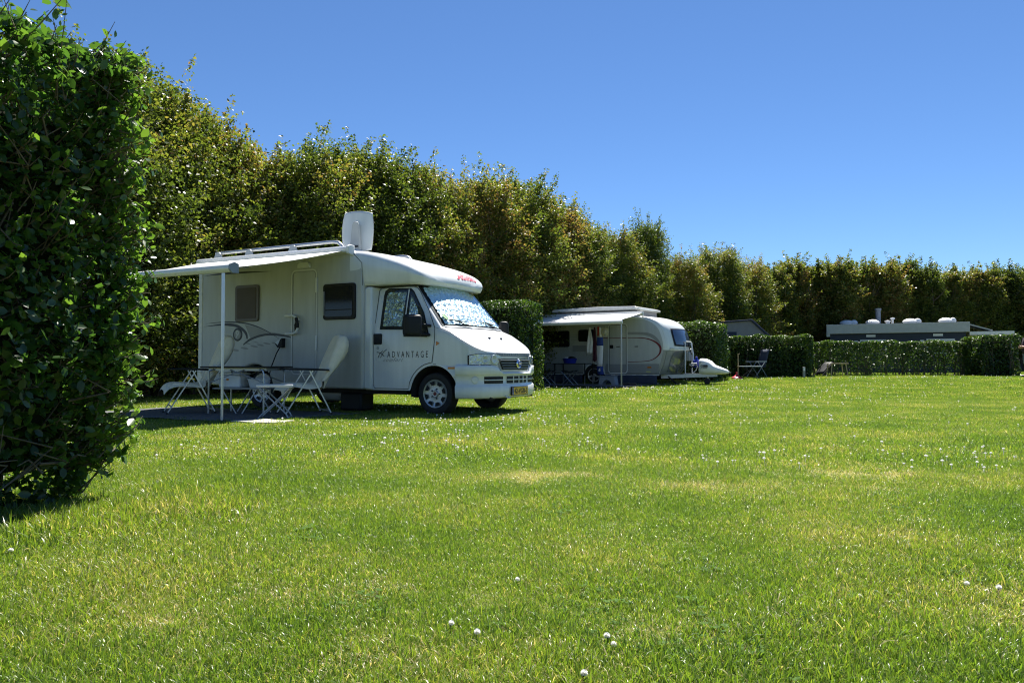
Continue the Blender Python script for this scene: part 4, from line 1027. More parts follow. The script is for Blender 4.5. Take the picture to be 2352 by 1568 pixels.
# things below the caravan awning
def hang(name, m, x, y, ztop, w, length, label, cat, twist=.0, wide=1.6, z_off=0):
    rows = []
    for i in range(11):
        t = i / 10; ww = w * (.35 + (wide - .35) * min(1, t * 1.6)) * .5
        rows.append([tuple(cv_world(x + ww * (-1 + 2 * j / 6) + twist * t * .1, y + .03 * math.sin(j * 2.1 + i * .3), ztop - length * t * (1 - .06 * abs(-1 + 2 * j / 6) * (1 if j % 2 else -1)))) for j in range(7)])
    o = MB().grid(rows).build(name, m, None, smooth=True, solid=.01, angle=80)
    return tag(o, label, cat) if label else o
yl = -.9
hang('hanging_towel', 'flagwhite', .27, yl, 1.90, .16, .86, 'white striped tea towel hanging below the caravan awning left of the maroon cloth', 'towel', 0)
hang('hanging_cloth', 'maroon', .44, yl + .02, 1.92, .16, 1.14, 'dark maroon garment hanging below the caravan awning beside the striped flag towel', 'garment', 0, wide=1.0)
fl = thing('flag_towel', 'red white and blue flag towel hanging from the caravan awning', 'towel', cv_world(.64, yl, 0), CVR)
def flagpart(z0, z1, xa, xb, m, nm, w0=.1, w1=.2):
    rows = [[(xa + (xb - xa) * t + (w0 + (w1 - w0) * t) * (-.5 + j / 4), .03 * math.sin(j * 2 + t), z0 + (z1 - z0) * t) for j in range(5)] for t in np.linspace(0, 1, 6)]
    return MB().grid(rows).build(nm, m, fl, smooth=True, solid=.008, angle=80)
flagpart(1.93, 1.62, -.06, -.07, 'flagred', 'red_band', .06, .06); flagpart(1.90, 1.58, .0, .02, 'flagwhite', 'white_band', .04, .12)
flagpart(1.579, 1.30, .0, .0, 'flagblue', 'blue_band', .20, .24); flagpart(1.299, .62, .0, -.02, 'flagwhite', 'white_band', .23, .20)
fb = flagpart(.619, .34, -.01, .02, 'flagblue', 'blue_band', .21, .22)
MB().prism([(-.01, .45), (.03, .46), (.05, .49), (.03, .53), (.05, .56), (.0, .55), (.01, .51), (-.03, .50)], -.058, -.052).build('lion_mark', 'flagwhite', fb)
ct = thing('sun_hat', 'pale sun hat hanging beside the flag towel below the caravan awning', 'hat', cv_world(.80, yl, 1.58), CVR)
MB().lathe([(.02, -.06), (.07, -.055), (.09, .0), (.10, .01), (.155, .03), (.16, .02), (.10, .0)], 18, 'Y', (0, 0, .16)).build('hat_body', 'sand', ct, smooth=True)
MB().tube([(0, 0, .30), (0, 0, .36)], .006, 5).build('hat_cord', 'seam', ct)
st = thing('step_stool', 'grey plastic step stool on the ground beside the caravan door', 'step stool', cv_world(1.02, -1.05, .01), CVR)
MB().prism([(-.30, .0), (-.17, .0)] + [(.15 * math.cos(R(a)) * 1.1, .17 * math.sin(R(a))) for a in range(172, 7, -15)] + [(.17, .0), (.30, .0), (.25, .27), (-.25, .27)], -.14, -.11).build('side_wall', 'plastic_grey', st, bevel=.006)
MB().prism([(-.30, .0), (-.17, .0)] + [(.15 * math.cos(R(a)) * 1.1, .17 * math.sin(R(a))) for a in range(172, 7, -15)] + [(.17, .0), (.30, .0), (.25, .27), (-.25, .27)], .11, .14).build('side_wall', 'plastic_grey', st, bevel=.006)
MB().box((-.26, -.15, .272), (.26, .15, .30)).build('tread', 'plastic_grey', st, bevel=.008)
MB().prism([(.17, .0), (.30, .0), (.25, .268), (.13, .268)], -.109, .109).build('end_wall', 'plastic_grey', st)
MB().prism([(-.17, .0), (-.30, .0), (-.25, .268), (-.13, .268)], -.109, .109).build('end_wall', 'plastic_grey', st)
ct2 = thing('camping_table', 'dark camping table carrying a blue basin beside the caravan', 'table', cv_world(-.30, -.95, .01), CVR)
MB().box((-.62, -.35, .68), (.62, .35, .71)).build('table_top', 'black', ct2)
for sx in (-1, 1):
    for sy in (-1, 1):
        MB().bar((sx * .56, sy * .30, .30), (sx * .56, sy * .30, .68), .03, .03).build('leg', 'black', ct2); MB().bar((sx * .56, sy * .30, .0), (sx * .56, sy * .30, .31), .022, .022).build('leg_foot', 'alu', ct2)
bn = thing('blue_basin', 'blue plastic basin holding dishes on the dark camping table', 'basin', cv_world(-.45, -.95, .722), CVR)
MB().lathe([(0, 0), (.19, 0), (.25, .15), (.265, .16), (.24, .16), (.18, .012), (0, .010)], 24, 'Z').build('basin_shell', 'plastic_blue', bn, smooth=True)
MB().lathe([(0, .23), (.08, .22), (.13, .17), (.14, .10)], 18, 'Z', (.08, 0, .0)).build('dishes', 'black', bn, smooth=True)
MB().lathe([(.05, .08), (.06, .20), (.05, .21)], 14, 'Z', (-.12, 0, .0)).build('beaker', 'plastic_white', bn, smooth=True)
for k, (xx, yy, lab) in enumerate(((-.98, -1.55, 'folding stool with dark seat at the left end of the caravan table'), (-.12, -1.6, 'folding stool with dark seat in front of the blue basin'))):
    fs_ = thing('camping_stool', lab, 'stool', cv_world(xx, yy, .01), CVR, 'folding stools by the caravan table')
    MB().grid([[(-.24 + .48 * i / 6, -.17 + .34 * j / 3, .47 - .04 * math.sin(math.pi * i / 6)) for i in range(7)] for j in range(4)]).build('seat', 'black', fs_, smooth=True, solid=.02)
    for sy in (-1, 1):
        MB().tube([(-.24, sy * .16, .46), (.24, sy * .16, .0)], .012, 6).build('leg', 'alu', fs_, smooth=True)
        MB().tube([(.24, sy * .14, .46), (-.24, sy * .14, .0)], .012, 6).build('leg', 'alu', fs_, smooth=True)
cg = MB().grid([[(*cv_world(-2.4 + 4.6 * i / 12, -2.45 + 2.2 * j / 6)[:2], CV.z + .02 + .006 * math.sin(i + j * 1.7)) for i in range(13)] for j in range(7)]).build('groundsheet', 'mat_ground', None, smooth=True, solid=.004)
tag(cg, 'grey groundsheet on the grass under the caravan awning', 'groundsheet')
for k in range(2):
    sh = thing('shoe', ('left', 'right')[k] + ' one of two black shoes beside the caravan awning pole', 'shoe', cv_world(1.80 + k * .22, -1.35 - k * .1, .025), CVR + R(20 + 15 * k), 'pair of black shoes by the caravan')
    MB().lathe([(0, -.13), (.04, -.12), (.05, 0), (.045, .1), (0, .13)], 12, 'X', (0, 0, .045)).build('upper', 'shoe', sh, smooth=True)
    MB().box((-.13, -.045, .0), (.13, .045, .018)).build('sole', 'seam', sh)

# ==================================================================================== HEDGES
UDIR = np.array([-.87, .50]); UDIR = UDIR / np.linalg.norm(UDIR)       # pitches' hedges run this way
def hedge_points(L, T, H, n, shell=.22, round_=.15, z0=.03, sides=('front', 'back', 'end0', 'end1', 'top'), wob=.05):
    """box 0..L x 0..T x 0..H, points scattered through the outer shell; returns P, outward."""
    area = {'front': L * H, 'back': L * H, 'end0': T * H, 'end1': T * H, 'top': L * T * 1.3}
    tot = sum(area[s] for s in sides); P = []; N_ = []
    for s in sides:
        k = int(n * area[s] / tot); a = rng.uniform(0, 1, k); b = rng.uniform(0, 1, k); d = shell * rng.beta(1.1, 2.2, k)
        z = z0 + (H - z0) * b
        if s == 'front': p = np.stack([a * L, d, z], 1); nn = (0, -1, 0)
        elif s == 'back': p = np.stack([a * L, T - d, z], 1); nn = (0, 1, 0)
        elif s == 'end0': p = np.stack([d, a * T, z], 1); nn = (-1, 0, 0)
        elif s == 'end1': p = np.stack([L - d, a * T, z], 1); nn = (1, 0, 0)
        else: p = np.stack([a * L, b * T, H - d * .8], 1); nn = (0, 0, 1)
        P.append(p); N_.append(np.tile(nn, (k, 1)))
    P = np.concatenate(P); N_ = np.concatenate(N_).astype(float)
    # rounding of corners and lumpiness
    c = np.array([L / 2, T / 2, H / 2]); q = np.abs(P - c) / c
    m2 = np.sort(q, 1)[:, 1]; f = 1 - round_ * np.clip((m2 - .72) / .28, 0, 1) ** 2 * .5
    hf = np.clip((P[:, 2] / H - .85) / .15, 0, 1) ** 2
    P[:, :2] = c[:2] + (P[:, :2] - c[:2]) * (1 - (1 - f[:, None]) * .5)
    P[:, 2] -= (1 - f) * H * .25 * (P[:, 2] > H * .5)
    lum = wob * (np.sin(P[:, 0] * 3.1 + P[:, 2] * 2.3) + np.sin(P[:, 1] * 4.7 + P[:, 2] * 3.9 + 1.3) + np.sin(P[:, 0] * 7.3 - P[:, 2] * 5.1))
    P += N_ * lum[:, None] * .6
    return P, N_

def hedge(label, C, udir, L, T, H, n, leaf, group='clipped hedges between the pitches', core=True, twigs=30, base_gap=0.0):
    """C: near corner on the ground; runs L along udir, T along the normal."""
    ang = math.atan2(udir[1], udir[0])
    t = thing('hedge', label, 'hedge', (C[0], C[1], GZ(*C)), ang, group)
    P, N_ = hedge_points(L, T, H, n)
    if base_gap:
        keep = rng.uniform(0, 1, len(P)) < np.clip((P[:, 2] - .05) / base_gap, .22, 1); P, N_ = P[keep], N_[keep]
    V, F, ti = leaves_quads(P, leaf, .62, N_ * .7 + np.array([0, 0, .5]), .45)
    o = np_mesh('foliage', V, F, 'hedge', t, ti); o['kind'] = 'stuff'
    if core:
        MB().box((.24, .24, base_gap * .9), (L - .24, T - .24, H - .22)).build('light_block_core', 'core', t, bevel=.1)  # added solid box inside the foliage that stops light leaking through
    tb = MB()
    for k in range(twigs):
        x, y = random.uniform(.15, L - .15), random.choice([random.uniform(.08, .3), random.uniform(T - .3, T - .08)])
        tb.tube([(x, y, 0), (x + random.uniform(-.1, .1), y, H * .4), (x + random.uniform(-.25, .25), y + random.uniform(-.1, .1), H * .85)], [.022, .016, .006], 5)
    tb.build('stems', 'twig', t, smooth=True)['kind'] = 'stuff'
    return t

VDIR = np.array([.5, .87])
# local x runs along u (away to the left), local y = u rotated +90deg -> towards the camera side, so corner is the far-right one
def finger(label, c2, L, T, H, n, leaf, **k):
    return hedge(label, (c2[0], c2[1]), UDIR, L, T, H, n, leaf, **k)
finger('tall clipped hedge standing between the motorhome and the caravan', (.97, 21.7), 5.2, 1.5, 2.52, 26000, .075)
finger('tall clipped hedge directly behind the caravan drawbar', (8.05, 28.2), 5.0, 1.5, 2.08, 18000, .085)
def along(label, a, b, T, H, n, leaf, **k):
    a = np.array(a); b = np.array(b); d = b - a; L = np.linalg.norm(d)
    return hedge(label, tuple(a), d / L, L, T, H, n, leaf, **k)
along('waist-high clipped hedge with a navy chair and a red-footed pole before it', (8.5, 30.6), (11.55, 29.3), 1.0, 1.62, 15000, .085)
along('long low hedge with bare stems at its foot in front of the dark chalet', (11.75, 31.0), (18.9, 30.9), 1.0, 1.40, 24000, .085, base_gap=.75, twigs=90, core=False)
along('rounded hedge block at the right-hand end of the long low hedge', (18.15, 29.3), (19.45, 29.1), 2.2, 1.60, 9000, .085)

# ---- foreground hedge -----------------------------------------------------------
LEAFV = np.array([(-.5, 0, 0), (-.2, .25, .05), (.15, .27, .06), (.5, 0, -.03), (.15, -.27, .06), (-.2, -.25, .05), (-.18, 0, 0), (.16, 0, .0)])
LEAFF = np.array([(0, 6, 1, 1), (1, 6, 7, 2), (2, 7, 3, 3), (3, 7, 4, 4), (4, 7, 6, 5), (5, 6, 0, 0)])
LEAF_TRI = np.array([(0, 6, 1), (1, 6, 7), (1, 7, 2), (2, 7, 3), (3, 7, 4), (4, 7, 6), (4, 6, 5), (5, 6, 0)])
def near_hedge():
    C2 = (-2.13, 4.42); L, T, H = 3.6, 2.0, 2.66
    ang = math.atan2(.31, -.95)
    t = thing('hedge', 'tall glossy-leaved hedge in the foreground at the left edge', 'hedge', (*C2, 0), ang, None)
    n = 74000
    P, N_ = hedge_points(L, T, H, n, shell=.30, round_=.32, wob=.06, z0=.04)
    def rnd(q, rad):
        ax = np.clip(rad - q[:, 0], 0, None); az = np.clip(q[:, 2] - (H - rad), 0, None); r = np.hypot(ax, az) + 1e-9
        k = np.where((ax > 0) & (az > 0), np.minimum(1, rad / np.maximum(r, rad)), 1.0)
        q[:, 0] = np.where(ax > 0, rad - ax * k, q[:, 0]); q[:, 2] = np.where(az > 0, H - rad + az * k, q[:, 2]); return q
    P = rnd(P, .55); kp = ~((P[:, 2] > H - .34) & (rng.uniform(0, 1, len(P)) < .55)); P, N_ = P[kp], N_[kp]; n_in = len(P)
    # undercut foot
    f = np.clip((.75 - P[:, 2]) / .75, 0, 1); P[:, 0] += f * .22 * (P[:, 0] < L / 2); P[:, 1] += np.where(P[:, 1] < T / 2, 1, -1) * f * .10
    # loose shoots that stand out of the top and of the ends
    sh = []; tw = MB(); sn = []
    for k in range(1450):
        face = random.random()
        if face < .50: p = np.array([random.uniform(.05, L), random.uniform(.05, T - .05), H - .34]); d = np.array([random.gauss(0, .35), random.gauss(0, .35), 1.0]); ln = random.uniform(.15, .40) * (1.4 if random.random() < .12 else 1); p = rnd(p[None], .55)[0]
        elif face < .80: p = np.array([random.uniform(.05, .15), random.uniform(.05, T - .05), random.uniform(.25, H - .1)]); d = np.array([-1, random.gauss(0, .3), random.gauss(.5, .4)]); ln = random.uniform(.06, .16); p = rnd(p[None], .55)[0]; p[0] += max(0, (.75 - p[2])) * .25
        else: p = np.array([random.uniform(.05, L), random.choice([.08, T - .08]), random.uniform(.25, H - .1)]); d = np.array([random.gauss(0, .3), -1 if p[1] < T / 2 else 1, random.gauss(.5, .4)]); ln = random.uniform(.08, .22)
        if k >= 1050: p = rnd(np.array([[random.uniform(.02, .30), random.uniform(.02, .22), random.uniform(.15, H - .05)]]), .55)[0]; d = np.array([-.8, -.5, random.gauss(.5, .4)]); ln = random.uniform(.06, .17); p[0] += max(0, (.75 - p[2])) * .25
        d = d / np.linalg.norm(d); e = p + d * ln + np.array([0, 0, .03])
        tw.tube([tuple(p - d * .15), tuple(p + d * ln * .5), tuple(e)], [.0045, .0035, .0015], 4, cap=False)
        m_ = int(5 + ln * 26)
        for i in range(m_):
            sh.append(p + d * ln * (i + .5) / m_ + np.random.default_rng(k * 50 + i).normal(0, .018, 3)); sn.append(d * .5 + np.array([0, 0, .6]))
    P = np.concatenate([P, np.array(sh)]); N_ = np.concatenate([N_ * .6 + np.array([0, 0, .6]), np.array(sn)])
    n = len(P); a, b, c = rand_frames(n, N_, .45)
    s = .050 * np.clip(1 + .32 * rng.normal(0, 1, n), .35, 1.9)
    ti = np.clip(rng.normal(.42, .2, n) + .42 * (np.arange(n) >= n_in), 0, 1)  # shoot leaves tinted paler, putting their sunlit look into the colour
    # the 300 leaves that show largest: nearest to the camera on the end face and shoots
    cA, sA = math.cos(ang), math.sin(ang); W = np.stack([C2[0] + P[:, 0] * cA - P[:, 1] * sA, C2[1] + P[:, 0] * sA + P[:, 1] * cA, P[:, 2]], 1)
    u = W[:, 0] / W[:, 1]; vis = (u > -.66) & (P[:, 0] < .10)
    score = np.where(vis, s / np.linalg.norm(W, axis=1) * (1 + .6 * rng.uniform(0, 1, n)), 0)
    big = np.argsort(-score)[:300]; mask = np.ones(n, bool); mask[big] = False
    def build(idx):
        k = len(idx); V = (P[idx][:, None] + LEAFV[None, :, 0, None] * a[idx][:, None] * s[idx][:, None, None] + LEAFV[None, :, 1, None] * b[idx][:, None] * s[idx][:, None, None] + LEAFV[None, :, 2, None] * c[idx][:, None] * s[idx][:, None, None])
        F = (LEAF_TRI[None] + (np.arange(k) * 8)[:, None, None]).reshape(-1, 3)
        return V.reshape(-1, 3), F, np.repeat(ti[idx], 8)
    V, F, tt = build(np.where(mask)[0])
    o = np_mesh('foliage', V, F, 'privet', t, tt, smooth=True); o['kind'] = 'stuff'
    protos = []
    for k in range(5):
        me = bpy.data.meshes.new('leaf'); me.from_pydata([tuple(v * np.array([1, .9 + .1 * k % .2, 1])) for v in LEAFV], [], [tuple(map(int, f)) for f in LEAF_TRI])
        at_ = me.attributes.new('tint', 'FLOAT', 'POINT'); at_.data.foreach_set('value', np.full(8, .30 + .09 * k, dtype=np.float32))
        me.polygons.foreach_set('use_smooth', [True] * len(me.polygons)); me.materials.append(M['privet']); protos.append(me)
    for i in big:
        lo = bpy.data.objects.new('leaf', protos[int(ti[i] * 4.99) % 5]); COL.objects.link(lo); lo.parent = t
        mt = Matrix((tuple(a[i]), tuple(b[i]), tuple(c[i]))).transposed().to_4x4(); mt.translation = Vector(P[i])
        lo.matrix_local = mt @ Matrix.Scale(float(s[i]), 4)
    MB().box((.27, .24, .22), (L - .25, T - .24, H - .50)).build('light_block_core', 'core', t, bevel=.12)  # added dark box filling the hedge to keep light from passing
    tw.build('shoots', 'twig', t)['kind'] = 'stuff'
    tb = MB()
    for k in range(90):
        x, y = random.uniform(.42, 1.6), random.uniform(.35, T - .35); z = 0; p = [(x, y, 0)]; 
        for i in range(5):
            x += random.uniform(-.10, .10); y += random.uniform(-.10, .10); z += H * random.uniform(.13, .2); p.append((min(max(x, .12), L), min(max(y, .1), T - .1), z))
        tb.tube(p, [.02, .016, .013, .010, .007, .004], 5)
    for k in range(220):
        x, y, z = random.uniform(.10, .35), random.uniform(.1, T - .1), random.uniform(.2, H - .3)
        tb.tube([(x, y, z), (x - .02 + random.uniform(-.1, .1), y + random.uniform(-.2, .2), z + random.uniform(-.08, .2)), (x - random.uniform(.0, .12), y + random.uniform(-.25, .25), z + random.uniform(0, .3))], [.007, .005, .002], 4, cap=False)
    tb.build('branches', 'twig', t)['kind'] = 'stuff'
near_hedge()

# ==================================================================================== TREES
def make_tree_meshes(seed, base=.04, n_shoots=920, per=70, leaf=.077, col_r=.20, top_pow=.42):
    """unit tree: height 1; meshes are scaled by the tree's height."""
    r_ = np.random.default_rng(seed)
    ph = r_.uniform(0, 6.28, 8)
    def Rz(z, a):
        t = (z - base) / (1 - base)
        prof = np.clip(t / .18, .35, 1) ** .5 * np.clip((1 - t) / .42, 0.02, 1) ** top_pow
        lump = 1 + .09 * np.sin(2 * a + ph[0] + 5 * z) + .11 * np.sin(3 * a + ph[1] - 9 * z) + .10 * np.sin(5 * a + ph[2] + 17 * z)
        return col_r * prof * lump
    z = base + (1 - base) * r_.uniform(0, 1, n_shoots) ** .85 * .97
    a = r_.uniform(0, 6.28, n_shoots); rad = Rz(z, a) * np.sqrt(r_.uniform(.12, 1.0, n_shoots))
    O = np.stack([rad * np.cos(a), rad * np.sin(a), z], 1)
    up = np.clip(.55 + .9 * (z - .55), .25, 1.4) + r_.normal(0, .25, n_shoots)
    D = np.stack([np.cos(a) + r_.normal(0, .4, n_shoots), np.sin(a) + r_.normal(0, .4, n_shoots), up * 1.2], 1)
    D /= np.linalg.norm(D, axis=1)[:, None]; ln = r_.uniform(.05, .115, n_shoots)
    spire = (r_.uniform(0, 1, n_shoots) < np.where(z > .72, .30, .05)); ln = np.where(spire, ln * r_.uniform(1.2, 2.1, n_shoots), ln)
    D = np.where((spire & (z > .72))[:, None], D * np.array([.35, .35, 1.0]), D); D /= np.linalg.norm(D, axis=1)[:, None]
    t = r_.uniform(0, 1, (n_shoots, per)); sp = (.011 + .012 * (1 - t))[..., None] * np.where(spire, .55, 1)[:, None, None]
    P = O[:, None] + D[:, None] * (t * ln[:, None])[..., None] + r_.normal(0, 1, (n_shoots, per, 3)) * sp
    P = P.reshape(-1, 3); keep = P[:, 2] > .012; P = P[keep]
    hint = np.repeat(D, per, 0)[keep] * .4 + np.array([0, 0, .7])
    V, F, ti = leaves_quads(P, leaf / 7.0, .66, hint, .30, .4)
    clump = np.repeat(np.clip(r_.normal(0, .16, n_shoots), -.3, .35), per)[keep]
    ti = np.clip(ti + np.repeat(clump, 4), 0, 1)
    me = np_mesh('crown', V, F, 'tree1', None, ti); crown = me.data; bpy.data.objects.remove(me)
    tb = MB(); ns = 4
    for k in range(ns):
        a0 = ph[3] + k * 6.28 / ns; x, y = .035 * math.cos(a0), .035 * math.sin(a0); p = [(x * .6, y * .6, -.01)]; zz = 0
        for i in range(6):
            zz += .14; x += .018 * math.cos(a0) + r_.normal(0, .008); y += .018 * math.sin(a0) + r_.normal(0, .008); p.append((x, y, zz))
        tb.tube(p, [.011, .0095, .008, .0065, .005, .0035, .002], 6)
        for i in range(2, 6):
            for q in range(3):
                aa = r_.uniform(0, 6.28); l_ = r_.uniform(.05, .13); b0 = Vector(p[i])
                tb.tube([b0, b0 + Vector((math.cos(aa) * l_ * .5, math.sin(aa) * l_ * .5, l_ * .5)), b0 + Vector((math.cos(aa) * l_, math.sin(aa) * l_, l_ * 1.1))], [.004, .0028, .001], 4, cap=False)
    to = tb.build('trunk', 'bark', None, smooth=True); trunk = to.data; bpy.data.objects.remove(to)
    return crown, trunk
TV = [make_tree_meshes(11, base=.02), make_tree_meshes(23, base=.03, col_r=.19), make_tree_meshes(37, base=.02, col_r=.22, top_pow=.5), make_tree_meshes(51, base=.03, col_r=.18, top_pow=.36)]
TF = [make_tree_meshes(61, base=.22, col_r=.155, n_shoots=620, leaf=.11), make_tree_meshes(71, base=.28, col_r=.145, n_shoots=560, leaf=.11, top_pow=.4), make_tree_meshes(83, base=.18, col_r=.16, n_shoots=620, leaf=.11)]
DU = [200, 340, 820, 1060, 1480, 1800, 2350, 2600]; DD = [15.8, 17.5, 22.0, 25.5, 33.0, 43.0, 46.0, 46.5]
def tree(u, v, dd, var, label, group, wid=1.0, name='tree'):
    d = float(np.interp(u, DU, DD)) + dd; x = (u - 1176) / 1750 * d; zt = CAM_H + (832.5 - v) / 1750 * d; g = GZ(x, d)
    h = (zt - g) * .94
    t = thing(name, label, 'tree', (x, d, g), random.uniform(0, 6.28), group)
    cr, tk = var
    for nm, me in (('crown', cr), ('trunk', tk)):
        o = bpy.data.objects.new(nm, me); COL.objects.link(o); o.parent = t; o.scale = (h * wid, h * wid, h * .985)
    return t
row1 = [(-150, 60, 2, 1.15), (-20, 70, 0, 1.15), (110, 80, 1, 1.15), (235, 110, 0, 1.15), (345, 172, 1, 1.1), (440, 240, 2, 1.1), (525, 308, 0, 1.2), (612, 352, 3, 1.2), (700, 330, 1, 1.2), (782, 318, 0, 1.15), (862, 338, 3, 1.2), (945, 360, 1, 1.15), (1020, 405, 2, 1.0),
        (1118, 396, 3, 1.15), (1195, 396, 0, 1.2), (1268, 450, 2, 1.2), (1335, 500, 1, 1.1), (1410, 522, 2, 1.15), (1490, 500, 3, .8), (1565, 580, 2, 1.2), (1645, 562, 0, 1.25), (1712, 590, 2, 1.25)]
places = ['past the left edge of the foreground hedge', 'hidden mostly by the foreground hedge', 'just behind the foreground hedge', 'tallest of the row beside the foreground hedge', 'whose loose top stands right beside the foreground hedge', 'above the left end of the awning bar',
          'above the rear corner of the motorhome', 'at the dip left of the satellite dish', 'left of the satellite dish above the roof rails', 'right above the satellite dish', 'just right of the satellite dish',
          'above the overcab cap of the motorhome', 'at the right end of the clump behind the motorhome', 'just right of the notch in the tree line', 'above the hedge beside the motorhome', 'on the falling slope of the row above that hedge', 'above the left end of the caravan awning', 'above the raised caravan roof',
          'narrow spire sticking up above the caravan', 'low and brownish, right of the narrow spire', 'above the hedge behind the caravan drawbar', 'above the grey tent roof']
for (u, v, k, wd), pl_ in zip(row1, places):
    tree(u, v, random.uniform(-.5, .5), TV[k], ('dense leafy tree ' + pl_), 'trees of the long shelter belt', wd)
back = [(290, 205), (395, 265), (485, 330), (570, 372), (660, 380), (745, 372), (825, 372), (905, 392), (985, 430), (1070, 470), (1155, 425), (1230, 455), (1300, 505), (1375, 540), (1450, 560), (1530, 600), (1605, 600), (1680, 612), (1745, 625)]
for i, (u, v) in enumerate(back):
    tree(u, v, 2.6 + random.uniform(-.4, .6), TV[(i + 1) % 4], 'second-rank tree behind the one ' + places[i + 3], 'second rank of the shelter belt', 1.25)
far = [(1775, 608, 0), (1822, 596, 1), (1872, 600, 2), (1925, 594, 0), (1975, 604, 1), (2025, 596, 2), (2072, 594, 0), (2122, 608, 1), (2170, 614, 2), (2215, 618, 1), (2262, 614, 0), (2308, 612, 1), (2352, 614, 2), (2410, 612, 0), (2470, 612, 2)]
fpl = ['above the grey tent roof, first of the far row', 'second of the far row, left of the chalet', 'above the gap left of the chalet', 'above the left end of the chalet roof', 'above the first roof dome of the chalet', 'between the first two roof domes of the chalet', 'above the dark flue of the chalet', 'right of the dark flue of the chalet',
       'above the third roof dome', 'above the rightmost roof dome', 'above the right end of the chalet', 'above the rounded hedge block', 'cut by the right edge of the picture', 'beyond the right edge', 'far beyond the right edge']
for (u, v, k), pl_ in zip(far, fpl): tree(u, v, random.uniform(-.6, .6), TF[k], 'slim tree with bare lower stems, ' + pl_, 'far row of slim trees', 1.15)
for i, u in enumerate(range(1795, 2420, 55)):
    tree(u, 625 + random.uniform(-6, 12), 3.2, TV[i % 4], 'bushy tree behind the slim one ' + fpl[int(np.argmin([abs(f_[0] - u) for f_ in far]))], 'trees behind the far row', 1.3)

# ==================================================================================== FAR BUILDINGS AND THINGS
def chalet():
    xl, yl_ = (1905 - 1176) / 1750 * 41.0, 41.0; xr, yr = (2222 - 1176) / 1750 * 38.0, 38.0
    dx, dy = xr - xl, yr - yl_; L = math.hypot(dx, dy); ang = math.atan2(dy, dx); g = GZ(xl, yl_)
    t = thing('chalet', 'low dark blue chalet with a flat grey roof edge and white roof domes', 'chalet', (xl, yl_, g), ang)
    D = 3.6; zt = CAM_H + (832.5 - 747) / 1750 * 41 - g
    MB().box((.05, .05, .05), (L - .05, D, zt - .1)).build('wall', 'navy', t)
    for k in range(16): MB().box((.04, .032, .2 + k * .14), (L - .04, .049, .2 + k * .14 + .125)).build('wall_board', 'navy', t)
    MB().box((-.12, -.15, zt - .47), (L + .12, D + .1, zt)).build('roof_fascia', 'fascia', t, bevel=.01)
    MB().box((-.13, -.16, zt), (L + .13, D + .11, zt + .03)).build('roof_edge', 'alu_dull', t)
    MB().box((-.12, -.14, zt - .62), (.05, D, zt - .472)).build('fascia_end', 'fascia', t)
    for (x, w_) in ((L * .237, .95), (L * .72, .95)):
        f = MB().box((x, .0, zt - 1.55), (x + w_ + .30, .031, zt - .80)).build('window', 'trim', t)
        MB().box((x + .07, -.012, zt - 1.48), (x + w_ * .75, -.002, zt - .87)).build('pane', 'darkglass', f)
        MB().box((x + w_ * .75 + .07, -.012, zt - 1.48), (x + w_ + .23, -.002, zt - .93)).build('pane', 'darkglass', f)
        MB().box((x + .30, -.02, zt - .66), (x + .74, .03, zt - .54)).build('vent_grille', 'trim', t)
        MB().box((x - .28, -.01, zt - 1.05), (x - .10, .03, zt - .85)).build('lamp', 'trim', t)
    for x, s in ((L * .126, .9), (L * .18, .5), (L * .325, .85), (L * .605, .9), (L * .66, .45), (L * .86, .85), (L * .91, .4)):
        dm = MB().lathe([(.36 * s, .03), (.36 * s, .12), (.41 * s, .13), (.41 * s, .16), (.33 * s, .24), (.18 * s, .30), (0, .315)], 20, 'Z', (x, 1.0, zt)).build('roof_dome', 'plastic_white', t, smooth=True)
    MB().lathe([(.10, .0), (.10, .14), (.16, .15), (.15, .20), (0, .23)], 14, 'Z', (L * .44, 1.0, zt + .02)).build('roof_cowl', 'plastic_white', t, smooth=True)
    MB().lathe([(.05, .0), (.05, .28), (.12, .29), (.11, .36), (0, .38)], 14, 'Z', (L * .475, 1.2, zt + .02)).build('roof_cowl', 'plastic_white', t, smooth=True)
    MB().lathe([(.13, .0), (.13, .85), (.17, .86), (.17, .95), (0, .97)], 14, 'Z', (L * .36, 2.2, zt + .02)).build('flue', 'plastic_grey', t, smooth=True)
    MB().prism([(L + .13, zt - .05), (L + 1.1, zt - .38), (L + 1.1, zt - .43), (L + .13, zt - .12)], .3, 2.6).build('porch_roof', 'fascia', t)
    MB().box((L + .12, .2, zt - .62), (L + 2.0, 2.4, zt - .45)).build('porch_beam', 'plastic_white', t)
    MB().bar((L + 1.9, .3, 0), (L + 1.9, .3, zt - .63), .1, .1).build('porch_post', 'trim', t)
chalet()

def tent_trailer():
    d = 35.0; x = (1706 - 1176) / 1750 * d; g = GZ(x, d)
    t = thing('trailer_tent', 'grey canvas trailer tent with a dark sloping roof behind the hedge', 'tent', (x, d, g), R(-8))
    zt = CAM_H + (832.5 - 738) / 1750 * d - g
    MB().prism([(-1.2, .1), (-1.2, zt - .12), (.25, zt - .02), (1.35, 1.35), (1.35, .1)], -.9, .9).build('canvas_wall', 'canvas', t)
    MB().prism([(-1.35, zt - .14), (-1.35, zt - .06), (.27, zt + .05), (1.55, 1.25), (1.5, 1.15), (.22, zt - .03)], -1.0, 1.0).build('roof', 'skirt', t, bevel=.02)
    MB().box((-.95, -.915, 1.35), (-.40, -.902, 1.92)).build('tent_window', 'skirt', t)
    ribbon([(.22, zt - .1), (.25, .3)], .02, lambda X, z: -.905, 'decal_grey', 'canvas_seam', t)
    panel([(.75, 1.2), (.80, 1.45), (.98, 1.55), (1.12, 1.4), (1.15, 1.2)], lambda X, z: -.905, 'skirt', 'vent', t)
tent_trailer()

def P3(u, v, d): return (u - 1176) / 1750 * d, d
